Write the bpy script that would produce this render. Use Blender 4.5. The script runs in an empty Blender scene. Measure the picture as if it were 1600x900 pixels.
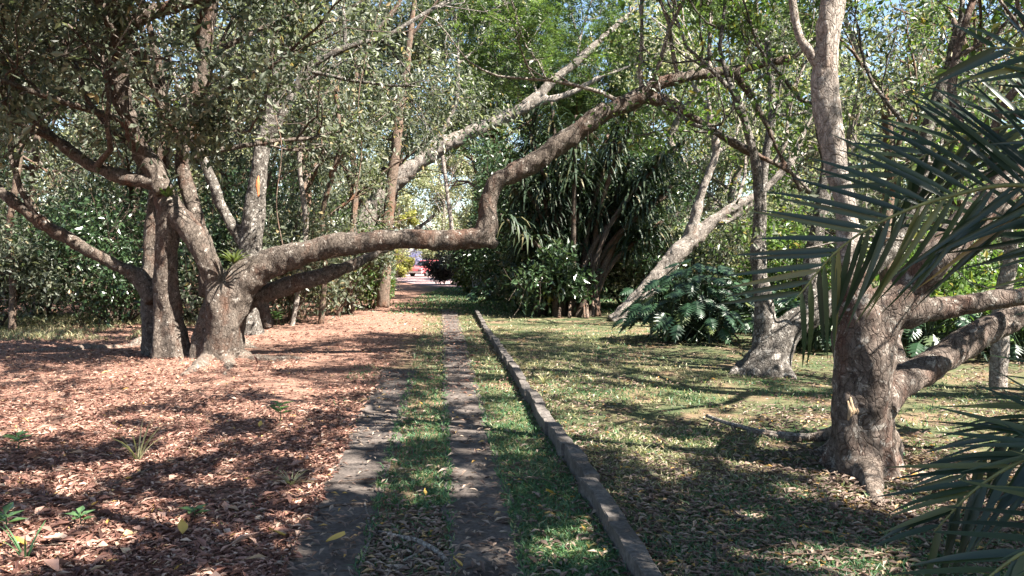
import bpy, math, random
import numpy as np
from mathutils import Matrix, Vector

# ------------------------------------------------------------------ camera, sky, sun, exposure
SC = bpy.context.scene
COL = SC.collection
CAM_H, FPX, PITCH = 1.6, 1208.0, math.radians(2.13)
cam_d = bpy.data.cameras.new('camera')
cam = bpy.data.objects.new('camera', cam_d); COL.objects.link(cam)
cam.location = (0, 0, CAM_H)
cam.rotation_euler = (math.pi / 2 - PITCH, 0, 0)
cam_d.sensor_width = 36.0
cam_d.lens = FPX / 1600.0 * 36.0
cam_d.clip_start = 0.05
cam_d.clip_end = 3000.0
SC.camera = cam

SUN_EL = math.radians(48)
SUN_XY = Vector((0.88, -0.47)).normalized()
SUN_DIR = Vector((SUN_XY.x * math.cos(SUN_EL), SUN_XY.y * math.cos(SUN_EL), math.sin(SUN_EL)))
world = bpy.data.worlds.new('World'); SC.world = world
world.use_nodes = True
wn = world.node_tree
wn.nodes.clear()
wo = wn.nodes.new('ShaderNodeOutputWorld')
wb = wn.nodes.new('ShaderNodeBackground')
ws = wn.nodes.new('ShaderNodeTexSky')
ws.sky_type = 'NISHITA'
ws.sun_disc = False
ws.sun_elevation = SUN_EL
ws.sun_rotation = math.atan2(SUN_XY.x, SUN_XY.y)
ws.air_density = 1.0
ws.dust_density = 0.6
wb.inputs['Strength'].default_value = 0.05
wn.links.new(ws.outputs[0], wb.inputs['Color'])
wn.links.new(wb.outputs[0], wo.inputs['Surface'])
sun_d = bpy.data.lights.new('sun', 'SUN')
sun_d.energy = 5.0
sun_d.angle = math.radians(0.45)
sun_d.color = (1.0, 0.93, 0.83)
sun = bpy.data.objects.new('sun', sun_d); COL.objects.link(sun)
sun.rotation_euler = SUN_DIR.to_track_quat('Z', 'Y').to_euler()
sun.location = (10, -4, 14)

SC.view_settings.view_transform = 'Standard'
SC.view_settings.look = 'None'
SC.view_settings.gamma = 1.0
SC.view_settings.use_curve_mapping = False
SC.view_settings.exposure = 2.65
SC.render.engine = 'CYCLES'
cy = SC.cycles
cy.max_bounces = 5; cy.diffuse_bounces = 1; cy.glossy_bounces = 2
cy.transmission_bounces = 4; cy.transparent_max_bounces = 4
cy.use_denoising = True
cy.sample_clamp_indirect = 6.0
cy.caustics_reflective = False; cy.caustics_refractive = False

RNG = np.random.default_rng(7)
SP, CP = math.sin(PITCH), math.cos(PITCH)

def P(px, py, D):
    """the point of the place that lies D metres ahead of the camera and shows at pixel (px, py)"""
    a = (px - 800.0) / FPX; b = -(py - 450.0) / FPX
    y = CP + b * SP; z = b * CP - SP
    t = D / y
    return np.array((a * t, D, CAM_H + z * t))

def G(px, py):
    a = (px - 800.0) / FPX; b = -(py - 450.0) / FPX
    y = CP + b * SP; z = b * CP - SP
    t = -CAM_H / z
    return np.array((a * t, y * t, 0.0))

def proj(p):
    d = p - np.array((0, 0, CAM_H))
    zc = d[:, 1] * CP - d[:, 2] * SP
    yc = d[:, 1] * SP + d[:, 2] * CP
    zc = np.where(zc < 0.05, 0.05, zc)
    return 800 + FPX * d[:, 0] / zc, 450 - FPX * yc / zc

# ------------------------------------------------------------------ numpy noise
def _hash(i, j, k, s):
    n = (i * 374761393 + j * 668265263 + k * 2147483647 + s * 974634777) & 0xffffffff
    n = ((n ^ (n >> 13)) * 1274126177) & 0xffffffff
    n = ((n ^ (n >> 16)) * 2246822519) & 0xffffffff
    return ((n ^ (n >> 15)) & 0xffff) / 65535.0

def noise3(p, s=0):
    p = np.asarray(p, dtype=np.float64)
    f = np.floor(p); i = f.astype(np.int64); t = p - f
    t = t * t * (3 - 2 * t)
    out = 0
    for a in (0, 1):
        wa = t[:, 0] if a else 1 - t[:, 0]
        for b in (0, 1):
            wb_ = t[:, 1] if b else 1 - t[:, 1]
            for c in (0, 1):
                wc = t[:, 2] if c else 1 - t[:, 2]
                out = out + wa * wb_ * wc * _hash(i[:, 0] + a, i[:, 1] + b, i[:, 2] + c, s)
    return out

def noise2(x, y, fr, s=0):
    p = np.stack([x * fr, y * fr, np.full_like(x, 0.37)], 1)
    return noise3(p, s)

def fbm2(x, y, fr, s=0):
    return noise2(x, y, fr, s) * .55 + noise2(x, y, fr * 2.1, s + 5) * .3 + noise2(x, y, fr * 4.3, s + 9) * .15

def pathu(x, y):
    return x + 0.092 * y

def hgt(x, y):
    x = np.asarray(x, dtype=np.float64); y = np.asarray(y, dtype=np.float64)
    u = pathu(x, y)
    off = np.clip((np.abs(u - .1) - 1.1) / 2.5, 0, 1)
    h = (fbm2(x + 40, y + 40, .35, 3) - .5) * .12 * off + (fbm2(x + 9, y + 77, 2.2, 4) - .5) * .025 * np.clip(off * 3, 0, 1)
    far = np.clip((np.hypot(x, y) - 90) / 200, 0, 1)
    return h * (1 - far)

def hg(x, y):
    return float(hgt(np.array([x]), np.array([y]))[0])

# ------------------------------------------------------------------ mesh helpers
def mesh_np(name, verts, tris=None, quads=None, smooth=False):
    me = bpy.data.meshes.new(name)
    nt = 0 if tris is None else len(tris); nq = 0 if quads is None else len(quads)
    me.vertices.add(len(verts))
    me.vertices.foreach_set('co', np.asarray(verts, dtype=np.float32).ravel())
    loops = []; starts = []; tot = []
    if nt:
        loops.append(np.asarray(tris, dtype=np.int32).ravel()); starts.append(np.arange(nt) * 3); tot.append(np.full(nt, 3))
    if nq:
        loops.append(np.asarray(quads, dtype=np.int32).ravel()); starts.append(nt * 3 + np.arange(nq) * 4); tot.append(np.full(nq, 4))
    loops = np.concatenate(loops)
    me.loops.add(len(loops)); me.loops.foreach_set('vertex_index', loops)
    me.polygons.add(nt + nq)
    me.polygons.foreach_set('loop_start', np.concatenate(starts).astype(np.int32))
    me.polygons.foreach_set('loop_total', np.concatenate(tot).astype(np.int32))
    me.polygons.foreach_set('use_smooth', np.full(nt + nq, smooth))
    me.update(calc_edges=True)
    return me

def link(name, me, mat=None, parent=None, loc=(0, 0, 0)):
    o = bpy.data.objects.new(name, me); COL.objects.link(o)
    if mat is not None and len(me.materials) == 0:
        me.materials.append(mat)
    o.location = loc
    if parent is not None:
        o.parent = parent
    return o

def tag(o, label, cat, group=None):
    o['label'] = label; o['category'] = cat
    if group: o['group'] = group
    return o

def empty(name, loc, label, cat, group=None):
    o = bpy.data.objects.new(name, None); COL.objects.link(o)
    o.location = tuple(float(v) for v in loc); o.empty_display_size = .2
    return tag(o, label, cat, group)

def structure(o):
    o['kind'] = 'structure'; return o

def stuff(o):
    o['kind'] = 'stuff'; return o

def catmull(pts, radii, step):
    pts = np.asarray(pts, dtype=float); radii = np.asarray(radii, dtype=float)
    n = len(pts)
    ext = np.vstack([2 * pts[0] - pts[1], pts, 2 * pts[-1] - pts[-2]])
    op, orr = [], []
    for i in range(n - 1):
        p0, p1, p2, p3 = ext[i], ext[i + 1], ext[i + 2], ext[i + 3]
        m = max(2, int(np.linalg.norm(p2 - p1) / step) + 1)
        t = np.linspace(0, 1, m, endpoint=False)[:, None]
        op.append(.5 * ((2 * p1) + (-p0 + p2) * t + (2 * p0 - 5 * p1 + 4 * p2 - p3) * t ** 2 + (-p0 + 3 * p1 - 3 * p2 + p3) * t ** 3))
        s = t[:, 0]
        orr.append(radii[i] * (1 - s) + radii[i + 1] * s)
    op.append(pts[-1:]); orr.append(radii[-1:])
    return np.vstack(op), np.concatenate(orr)

def tube(pts, radii, sides=8, lump=0.0, freq=3.0, seed=0, flute=None, cap=True):
    """verts, quads, tris of a tapered tube with lumpy bark"""
    pts = np.asarray(pts, dtype=float); radii = np.asarray(radii, dtype=float)
    n = len(pts)
    T = np.gradient(pts, axis=0)
    T /= np.linalg.norm(T, axis=1)[:, None] + 1e-9
    ref = np.array((1.0, 0, 0)) if abs(T[0][0]) < .8 else np.array((0, 1.0, 0))
    N = np.zeros_like(pts)
    v = ref - T[0] * ref.dot(T[0]); N[0] = v / np.linalg.norm(v)
    for i in range(1, n):
        v = N[i - 1] - T[i] * N[i - 1].dot(T[i]); N[i] = v / (np.linalg.norm(v) + 1e-9)
    B = np.cross(T, N)
    th = np.linspace(0, 2 * np.pi, sides, endpoint=False)
    ring = N[:, None, :] * np.cos(th)[None, :, None] + B[:, None, :] * np.sin(th)[None, :, None]
    R = np.repeat(radii[:, None], sides, 1)
    if flute is not None:
        amp, k = flute
        tt = np.linspace(0, 1, n)[:, None]
        R = R * (1 + amp * np.cos(k * th[None, :] + seed + 2.5 * tt) * (1 - tt) ** 1.2)
    V = pts[:, None, :] + ring * R[:, :, None]
    if lump:
        q = V.reshape(-1, 3) * freq
        d = (noise3(q, seed) - .5) * 2 * lump + (noise3(q * 2.7, seed + 3) - .5) * lump
        V = pts[:, None, :] + ring * (R * (1 + d.reshape(n, sides)))[:, :, None]
    V = V.reshape(-1, 3)
    i = np.arange(n - 1)[:, None] * sides; j = np.arange(sides)[None, :]; j2 = (j + 1) % sides
    Q = np.stack([i + j, i + j2, i + sides + j2, i + sides + j], -1).reshape(-1, 4)
    tris = np.zeros((0, 3), dtype=int)
    if cap:
        c0, c1 = len(V), len(V) + 1
        V = np.vstack([V, pts[0], pts[-1]])
        jj = np.arange(sides); j2 = (jj + 1) % sides
        b = (n - 1) * sides
        tris = np.vstack([np.stack([np.full(sides, c0), j2, jj], 1), np.stack([np.full(sides, c1), b + jj, b + j2], 1)])
    return V, Q, tris

class MB:
    def __init__(s): s.v, s.q, s.t, s.n = [], [], [], 0
    def add(s, V, Q=None, T=None):
        V = np.asarray(V, dtype=float)
        s.v.append(V)
        if Q is not None and len(Q): s.q.append(np.asarray(Q, dtype=int) + s.n)
        if T is not None and len(T): s.t.append(np.asarray(T, dtype=int) + s.n)
        s.n += len(V); return s
    def tube(s, pts, radii, **k):
        return s.add(*tube(pts, radii, **k))
    def box(s, lo, hi, jitter=0, rng=None):
        x0, y0, z0 = lo; x1, y1, z1 = hi
        V = np.array([(x0, y0, z0), (x1, y0, z0), (x1, y1, z0), (x0, y1, z0), (x0, y0, z1), (x1, y0, z1), (x1, y1, z1), (x0, y1, z1)], float)
        if jitter: V += (rng or RNG).uniform(-jitter, jitter, V.shape)
        return s.add(V, [(0, 3, 2, 1), (4, 5, 6, 7), (0, 1, 5, 4), (1, 2, 6, 5), (2, 3, 7, 6), (3, 0, 4, 7)])
    def mesh(s, name, smooth=False, origin=None):
        V = np.vstack(s.v)
        if origin is not None: V = V - np.asarray(origin)
        return mesh_np(name, V, np.vstack(s.t) if s.t else None, np.vstack(s.q) if s.q else None, smooth)

# ------------------------------------------------------------------ materials
def new_mat(name):
    m = bpy.data.materials.new(name); m.use_nodes = True
    nt = m.node_tree; nt.nodes.clear()
    return m, nt, nt.nodes, nt.links

def ramp(N, stops):
    r = N.new('ShaderNodeValToRGB')
    el = r.color_ramp.elements
    el[0].position, el[0].color = stops[0][0], (*stops[0][1], 1)
    el[1].position, el[1].color = stops[-1][0], (*stops[-1][1], 1)
    for p, c in stops[1:-1]:
        e = el.new(p); e.color = (*c, 1)
    return r

def leaf_mat(name, stops, rough=.42, trans=.3, tint=(1.05, 1.15, .65), spec=.5, each=False):
    """leaf colour picked per leaf; thin leaves let light through"""
    m, nt, N, L = new_mat(name)
    out = N.new('ShaderNodeOutputMaterial')
    geo = N.new('ShaderNodeNewGeometry')
    r = ramp(N, stops)
    if each:      # leaves that are objects of their own
        L.new(N.new('ShaderNodeObjectInfo').outputs['Random'], r.inputs[0])
    else:
        L.new(geo.outputs['Random Per Island'], r.inputs[0])
    b = N.new('ShaderNodeBsdfPrincipled')
    b.inputs['Roughness'].default_value = rough
    b.inputs['Specular IOR Level'].default_value = spec
    L.new(r.outputs[0], b.inputs['Base Color'])
    if trans > 0:
        t = N.new('ShaderNodeBsdfTranslucent')
        mx = N.new('ShaderNodeMix'); mx.data_type = 'RGBA'; mx.blend_type = 'MULTIPLY'
        mx.inputs[0].default_value = 1.0
        L.new(r.outputs[0], mx.inputs[6]); mx.inputs[7].default_value = (*[c * 1.5 for c in tint], 1)
        L.new(mx.outputs[2], t.inputs['Color'])
        ms = N.new('ShaderNodeMixShader'); ms.inputs[0].default_value = trans
        L.new(b.outputs[0], ms.inputs[1]); L.new(t.outputs[0], ms.inputs[2])
        L.new(ms.outputs[0], out.inputs[0])
    else:
        L.new(b.outputs[0], out.inputs[0])
    return m

def bark_mat(name, base, dark, pale, red, scale=6.0, pale_amt=.55, red_amt=.6, bump=.5):
    """rough bark: base tone broken by fine dark cracks, flaky lichen blotches and reddish patches"""
    m, nt, N, L = new_mat(name)
    out = N.new('ShaderNodeOutputMaterial')
    b = N.new('ShaderNodeBsdfPrincipled'); b.inputs['Roughness'].default_value = .9
    b.inputs['Specular IOR Level'].default_value = .15
    tc = N.new('ShaderNodeTexCoord')
    warp = N.new('ShaderNodeTexNoise'); warp.inputs['Scale'].default_value = 6; warp.inputs['Detail'].default_value = 3
    L.new(tc.outputs['Object'], warp.inputs['Vector'])
    wa = N.new('ShaderNodeMix'); wa.data_type = 'RGBA'; wa.blend_type = 'LINEAR_LIGHT'; wa.inputs[0].default_value = .06
    L.new(tc.outputs['Object'], wa.inputs[6]); L.new(warp.outputs['Color'], wa.inputs[7])
    def vec(stretch):
        mp = N.new('ShaderNodeMapping'); mp.inputs['Scale'].default_value = stretch
        L.new(wa.outputs[2], mp.inputs[0]); return mp.outputs[0]
    def nz(sc, det=6, rough=.6, stretch=(1, 1, 1)):
        n = N.new('ShaderNodeTexNoise'); n.inputs['Scale'].default_value = sc
        n.inputs['Detail'].default_value = det; n.inputs['Roughness'].default_value = rough
        L.new(vec(stretch), n.inputs['Vector']); return n
    def mix(a, c, f, mode='MIX'):
        x = N.new('ShaderNodeMix'); x.data_type = 'RGBA'; x.blend_type = mode
        if isinstance(f, float): x.inputs[0].default_value = f
        else: L.new(f, x.inputs[0])
        L.new(a, x.inputs[6])
        if isinstance(c, tuple): x.inputs[7].default_value = (*c, 1)
        else: L.new(c, x.inputs[7])
        return x.outputs[2]
    n1 = nz(scale * 2.2, 9, .72)
    r1 = ramp(N, [(.34, dark), (.5, base), (.68, tuple(min(1, c * 1.4) for c in base))]); L.new(n1.outputs[0], r1.inputs[0])
    n3 = nz(scale * .45, 6, .65, (1, 1, .5))
    r3 = ramp(N, [(red_amt - .05, (0, 0, 0)), (red_amt + .1, (.75, .75, .75))]); L.new(n3.outputs[0], r3.inputs[0])
    c = mix(r1.outputs[0], red, r3.outputs[0])
    n2 = nz(scale * 1.5, 10, .75)
    r2 = ramp(N, [(pale_amt, (0, 0, 0)), (pale_amt + .035, (.9, .9, .9))]); L.new(n2.outputs[0], r2.inputs[0])
    c = mix(c, pale, r2.outputs[0])
    vo = N.new('ShaderNodeTexVoronoi'); vo.feature = 'DISTANCE_TO_EDGE'; vo.inputs['Scale'].default_value = scale * 3.2
    L.new(vec((1, 1, .4)), vo.inputs['Vector'])
    rv = ramp(N, [(.0, (.25, .22, .2)), (.10, (1, 1, 1))]); L.new(vo.outputs['Distance'], rv.inputs[0])
    c = mix(c, rv.outputs[0], .55, 'MULTIPLY')
    n4 = nz(scale * 9, 6, .8)
    r4 = ramp(N, [(.32, (.3, .28, .26)), (.58, (1.1, 1.1, 1.1))]); L.new(n4.outputs[0], r4.inputs[0])
    c = mix(c, r4.outputs[0], .8, 'MULTIPLY')
    L.new(c, b.inputs['Base Color'])
    n5 = nz(scale * 2.6, 10, .78, (1, 1, .4))
    ad = N.new('ShaderNodeMath'); ad.operation = 'MULTIPLY_ADD'; L.new(rv.outputs[0], ad.inputs[0]); ad.inputs[1].default_value = .35; L.new(n5.outputs[0], ad.inputs[2])
    bp = N.new('ShaderNodeBump'); bp.inputs['Strength'].default_value = min(1, bump); bp.inputs['Distance'].default_value = .045
    L.new(ad.outputs[0], bp.inputs['Height']); L.new(bp.outputs[0], b.inputs['Normal'])
    L.new(b.outputs[0], out.inputs[0])
    return m

def plain_mat(name, col, rough=.7, var=.25, scale=8, metal=0, spec=.4, bump=.0):
    m, nt, N, L = new_mat(name)
    out = N.new('ShaderNodeOutputMaterial')
    b = N.new('ShaderNodeBsdfPrincipled'); b.inputs['Roughness'].default_value = rough
    b.inputs['Metallic'].default_value = metal; b.inputs['Specular IOR Level'].default_value = spec
    tc = N.new('ShaderNodeTexCoord')
    n = N.new('ShaderNodeTexNoise'); n.inputs['Scale'].default_value = scale; n.inputs['Detail'].default_value = 8
    L.new(tc.outputs['Object'], n.inputs['Vector'])
    r = ramp(N, [(.3, tuple(c * (1 - var) for c in col)), (.7, tuple(min(1, c * (1 + var)) for c in col))])
    L.new(n.outputs[0], r.inputs[0]); L.new(r.outputs[0], b.inputs['Base Color'])
    if bump:
        bp = N.new('ShaderNodeBump'); bp.inputs['Strength'].default_value = bump; bp.inputs['Distance'].default_value = .02
        L.new(n.outputs[0], bp.inputs['Height']); L.new(bp.outputs[0], b.inputs['Normal'])
    L.new(b.outputs[0], out.inputs[0])
    return m

M = {}
M['leaf_grey'] = leaf_mat('leaf_grey', [(0, (.030, .042, .028)), (.35, (.07, .085, .058)), (.7, (.13, .145, .105)), (.94, (.20, .21, .16)), (1, (.25, .18, .09))], .44, .38, spec=.4)
M['leaf_dark'] = leaf_mat('leaf_dark', [(0, (.016, .034, .015)), (.5, (.032, .06, .026)), (1, (.06, .095, .04))], .3, .2, spec=.6)
M['leaf_mid'] = leaf_mat('leaf_mid', [(0, (.035, .065, .018)), (.5, (.065, .11, .028)), (.9, (.105, .16, .04)), (1, (.22, .17, .04))], .42, .35)
M['leaf_feather'] = leaf_mat('leaf_feather', [(0, (.028, .052, .018)), (.5, (.055, .09, .028)), (1, (.115, .155, .05))], .42, .38)
M['leaf_yellow'] = leaf_mat('leaf_yellow', [(0, (.09, .11, .03)), (.5, (.19, .19, .05)), (1, (.33, .29, .08))], .5, .4)
M['leaf_pale'] = leaf_mat('leaf_pale', [(0, (.11, .13, .075)), (.5, (.20, .215, .125)), (1, (.34, .32, .19))], .4, .3)
M['leaf_purple'] = leaf_mat('leaf_purple', [(0, (.020, .016, .018)), (.6, (.035, .032, .028)), (1, (.05, .06, .035))], .4, .15)
M['leaf_philo'] = leaf_mat('leaf_philo', [(0, (.011, .028, .014)), (.5, (.017, .042, .020)), (.9, (.03, .065, .028)), (1, (.10, .11, .03))], .4, .12, spec=.4, each=True)
M['leaf_palm'] = leaf_mat('leaf_palm', [(0, (.012, .024, .017)), (.5, (.020, .038, .023)), (.88, (.036, .056, .026)), (.97, (.10, .11, .04)), (1, (.22, .15, .07))], .36, .28, each=True)
M['leaf_fern'] = leaf_mat('leaf_fern', [(0, (.035, .05, .015)), (1, (.09, .11, .035))], .5, .4)
M['leaf_seed'] = leaf_mat('leaf_seed', [(0, (.04, .09, .04)), (1, (.09, .16, .065))], .45, .35)
M['leaf_strap'] = leaf_mat('leaf_strap', [(0, (.018, .034, .02)), (.6, (.028, .046, .024)), (.93, (.05, .065, .03)), (1, (.12, .10, .05))], .55, .15, spec=.3)
M['litter'] = leaf_mat('litter', [(0, (.065, .030, .024)), (.3, (.15, .072, .054)), (.6, (.25, .134, .102)), (.85, (.36, .228, .18)), (.98, (.48, .36, .28)), (1, (.46, .28, .07))], .7, .12, (1, .9, .7), .25)
M['litter_grey'] = leaf_mat('litter_grey', [(0, (.08, .055, .045)), (.5, (.18, .125, .10)), (.9, (.30, .24, .19)), (1, (.40, .24, .06))], .7, .1, (1, .9, .7), .25)
M['yellow_leaf'] = leaf_mat('yellow_leaf', [(0, (.42, .26, .06)), (1, (.52, .36, .09))], .55, .2, (1, .9, .4))
M['grass'] = leaf_mat('grass', [(0, (.035, .085, .040)), (.5, (.055, .13, .055)), (.85, (.09, .165, .065)), (1, (.22, .23, .11))], .5, .3)
M['grass_dry'] = leaf_mat('grass_dry', [(0, (.09, .115, .055)), (.4, (.18, .185, .095)), (.8, (.32, .29, .17)), (1, (.44, .38, .25))], .55, .3)
M['violet'] = leaf_mat('violet', [(0, (.16, .17, .26)), (1, (.28, .28, .42))], .5, .3, (1, 1, 1.2))
BARK = {}
BARK['big'] = bark_mat('bark_big', (.115, .095, .08), (.036, .028, .024), (.36, .33, .295), (.115, .062, .043), 7.0, .58, .56, .8)
BARK['near'] = bark_mat('bark_near', (.14, .112, .095), (.05, .037, .031), (.35, .32, .285), (.12, .06, .042), 7.0, .55, .54, .8)
BARK['stem'] = bark_mat('bark_stem', (.31, .27, .24), (.15, .12, .10), (.46, .425, .39), (.22, .155, .125), 9.0, .54, .62, .7)
BARK['mottle'] = bark_mat('bark_mottle', (.12, .108, .096), (.026, .023, .021), (.39, .365, .335), (.11, .085, .068), 8.0, .535, .66, .9)
BARK['pale'] = bark_mat('bark_pale', (.25, .22, .195), (.10, .082, .07), (.45, .415, .375), (.20, .135, .10), 7.0, .55, .62, .8)
BARK['root'] = bark_mat('bark_root', (.18, .145, .12), (.075, .055, .045), (.36, .32, .28), (.20, .11, .075), 8.0, .56, .58, .8)
BARK['dark'] = bark_mat('bark_dark', (.08, .064, .052), (.028, .022, .02), (.18, .155, .135), (.12, .062, .042), 7.0, .60, .58)
BARK['brown'] = bark_mat('bark_brown', (.14, .105, .082), (.05, .036, .03), (.25, .21, .175), (.18, .088, .052), 8.0, .59, .56)

# ------------------------------------------------------------------ foliage builders
def basis(d, up):
    d = d / (np.linalg.norm(d, axis=1)[:, None] + 1e-9)
    s = np.cross(d, up); s /= (np.linalg.norm(s, axis=1)[:, None] + 1e-9)
    n = np.cross(s, d)
    return d, s, n

def leaves_mesh(pos, d, up, L, W, fold=.18, belly=.42):
    """two-faced folded leaves, vectorised"""
    d, s, n = basis(d, up)
    L = L[:, None]; W = W[:, None]
    v0 = pos
    v1 = pos + d * L * belly + s * W * .5 + n * W * fold
    v2 = pos + d * L - n * L * .12
    v3 = pos + d * L * belly - s * W * .5 + n * W * fold
    V = np.stack([v0, v1, v2, v3], 1).reshape(-1, 3)
    b = np.arange(len(pos))[:, None] * 4
    T = np.concatenate([b + np.array([[0, 2, 1]]), b + np.array([[0, 3, 2]])], 0)
    return V, T

def scatter_leaves(rng, A, Adir, per, spread, L, W, droop=.35, flat=.55, limit=None):
    n = len(A) * per
    idx = np.repeat(np.arange(len(A)), per)
    pos = A[idx] + rng.normal(0, 1, (n, 3)) * spread * np.array((1, 1, .75))
    d = Adir[idx] * .5 + rng.normal(0, .75, (n, 3)); d[:, 2] -= droop
    up = np.tile((0, 0, 1.0), (n, 1)) * flat + rng.normal(0, .55, (n, 3))
    s = rng.uniform(.5, 1.5, n)
    if limit is not None:
        k = limit(pos); pos, d, up, s = pos[k], d[k], up[k], s[k]
    return leaves_mesh(pos, d, up, L * s, W * s)

def feather_leaves(rng, A, Adir, per, spread, L, pairs=6, leaf=.06, limit=None):
    """pinnate sprays: a flat row of leaflet pairs along a drooping rib"""
    n = len(A) * per
    idx = np.repeat(np.arange(len(A)), per)
    pos = A[idx] + rng.normal(0, 1, (n, 3)) * spread
    if limit is not None:
        k = limit(pos); pos = pos[k]; idx = idx[k]; n = len(pos)
    d = Adir[idx] * .4 + rng.normal(0, .6, (n, 3)); d[:, 2] *= .5; d[:, 2] -= .15
    up = np.tile((0, 0, 1.0), (n, 1)) + rng.normal(0, .35, (n, 3))
    d, s, nn = basis(d, up)
    ln = rng.uniform(.7, 1.2, n)[:, None] * L
    VV, TT, c = [], [], 0
    for k in range(pairs):
        t = (k + .6) / pairs
        base = pos + d * ln * t - nn * ln * .25 * t * t
        sz = leaf * (1.15 - .55 * abs(t - .4) * 1.6) * np.ones(n) * rng.uniform(.8, 1.2, n)
        for sg in (-1, 1):
            dd = s * sg + d * .55 - nn * .15 + rng.normal(0, .08, (n, 3))
            V, T = leaves_mesh(base, dd, nn, sz, sz * .42, .1)
            VV.append(V); TT.append(T + c); c += len(V)
    return np.vstack(VV), np.vstack(TT)

def grow(rng, p, d, L, r, level, tubes, anchors, nchild=(3, 5), spread=.75, up=.12, wob=.22, droop=0.0):
    """a wandering branch with side branches; the last level carries leaves"""
    m = 5
    pts = [np.asarray(p, float)]; d = np.asarray(d, float) / (np.linalg.norm(d) + 1e-9)
    dirs = [d]
    for i in range(m):
        d = d + rng.normal(0, wob, 3) + np.array((0, 0, up - droop * i / m))
        d /= np.linalg.norm(d)
        pts.append(pts[-1] + d * L / m); dirs.append(d)
    rad = np.linspace(r, r * (.45 if level else .25), m + 1)
    tubes.append((np.array(pts), rad, 6 if r > .03 else 4 if r > .012 else 3))
    if level == 0:
        for i in range(2, m + 1):
            anchors.append((pts[i], dirs[i]))
        return
    for c in range(rng.integers(nchild[0], nchild[1] + 1)):
        t = rng.uniform(.3, 1.0) * m; i = min(int(t), m - 1); f = t - i
        q = pts[i] * (1 - f) + pts[i + 1] * f
        nd = dirs[i + 1] * rng.uniform(.5, 1.0) + rng.normal(0, spread, 3)
        grow(rng, q, nd, L * rng.uniform(.5, .75), rad[i] * .55, level - 1, tubes, anchors, nchild, spread, up, wob, droop)
    grow(rng, pts[-1], dirs[-1], L * .65, rad[-1], level - 1, tubes, anchors, nchild, spread, up, wob, droop)

def tubes_mesh(name, tubes, origin, rmin=.004):
    mb = MB()
    for pts, rad, sides in tubes:
        if pts[0][1] > 15 or pts[0][1] < -1:          # twigs far off need fewer bends
            if sides <= 4: pts, rad, sides = pts[[0, 3, 5]], rad[[0, 3, 5]], 3
            elif len(pts) == 6: pts, rad, sides = pts[[0, 2, 4, 5]], rad[[0, 2, 4, 5]], 5
        mb.tube(pts, np.maximum(rad, rmin), sides=sides, cap=False)
    return mb.mesh(name, True, origin)

_E1 = np.array(SUN_DIR.cross(Vector((0, 0, 1))).normalized()); _E2 = np.cross(np.array(SUN_DIR), _E1); _SD = np.array(SUN_DIR)
_CELL, _NC = .08, 2000
SUNLIT = np.full((_NC, _NC), np.inf)
def sun_cell(p):
    return np.clip(((p @ _E1) / _CELL + _NC / 2).astype(int), 0, _NC - 1), np.clip(((p @ _E2) / _CELL + _NC / 2).astype(int), 0, _NC - 1)
def open_to_sun(pts, rad, seed):
    """gaps in the leaves through which the sun strikes stretches of a limb"""
    on = noise3(pts * 1.1 + seed, 23) > .5
    for p, r in zip(pts[on], rad[on]):
        a, b = sun_cell(p[None]); a, b = int(a[0]), int(b[0]); n = max(1, int(round(r * 1.0 / _CELL)))
        sl = SUNLIT[a - n:a + n + 1, b - n:b + n + 1]
        np.minimum(sl, p @ _SD, out=sl)
def clear_of_flecks(p):
    a, b = sun_cell(p)
    return ~((p @ _SD) > SUNLIT[a, b] + .25)

def crown_part(name, root, origin, rng, anchors, mat, style, per, spread, size, limit=None, hole=.40, hf=.75):
    A = np.array([a[0] for a in anchors]); Dd = np.array([a[1] for a in anchors])
    k = noise3(A * hf + 31.7, 17) * .7 + noise3(A * hf * 2.6 + 3.1, 18) * .3 > hole     # open gaps between leafy clumps
    A, Dd = A[k], Dd[k]
    lim0 = limit
    limit = clear_of_flecks if lim0 is None else (lambda q: lim0(q) & clear_of_flecks(q))
    if style == 'feather':
        V, T = feather_leaves(rng, A, Dd, per, spread, size, limit=limit, leaf=size * .26)
    else:
        V, T = scatter_leaves(rng, A, Dd, per, spread, size, size * .46, limit=limit)
    if not len(V): return None
    return link(name, mesh_np(name, V - np.asarray(origin), T), mat, root)

_GX = [(100, 620, 230, 70, .38), (220, 700, 170, 60, .42), (60, 800, 110, 60, .42), (300, 850, 190, 50, .26), (500, 660, 70, 40, .45), (545, 740, 40, 24, .75), (650, 780, 150, 110, .10), (470, 600, 120, 40, .42), (640, 540, 100, 40, .66), (640, 625, 60, 30, .60),
       (880, 640, 90, 45, .78), (1000, 560, 200, 40, .40), (1040, 715, 70, 22, .8), (1210, 785, 70, 24, .85), (1100, 840, 220, 60, .34), (1000, 770, 90, 50, .40), (1240, 580, 50, 30, .7), (1150, 650, 80, 30, .5), (1420, 740, 120, 80, .45), (300, 580, 120, 25, .34), (60, 540, 120, 30, .32)]
def canopy_gaps(pos):
    """leafy clumps with gaps between them, laid out by where their sun flecks fall on the ground"""
    t = pos[:, 2] / SUN_DIR.z
    gx, gy = pos[:, 0] - SUN_DIR.x * t, pos[:, 1] - SUN_DIR.y * t
    ok = gy > 1.5
    px, py = proj(np.stack([gx, np.where(ok, gy, 1.5), np.zeros(len(pos))], 1))
    num = np.full(len(pos), .35 * .05); den = np.full(len(pos), .05)
    for cx, cy_, sx, sy, v in _GX:
        w = np.exp(-.5 * (((px - cx) / sx) ** 2 + ((py - cy_) / sy) ** 2)); num += w * v; den += w
    lit = np.where(ok, num / den, .35)
    n = fbm2(gx + 50, gy + 50, 2.7, 91)
    q = .5 + .15 * (2.0 * (lit - .5) + 1.6 * (lit - .5) ** 3 * 4)
    return n > q + .035

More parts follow.
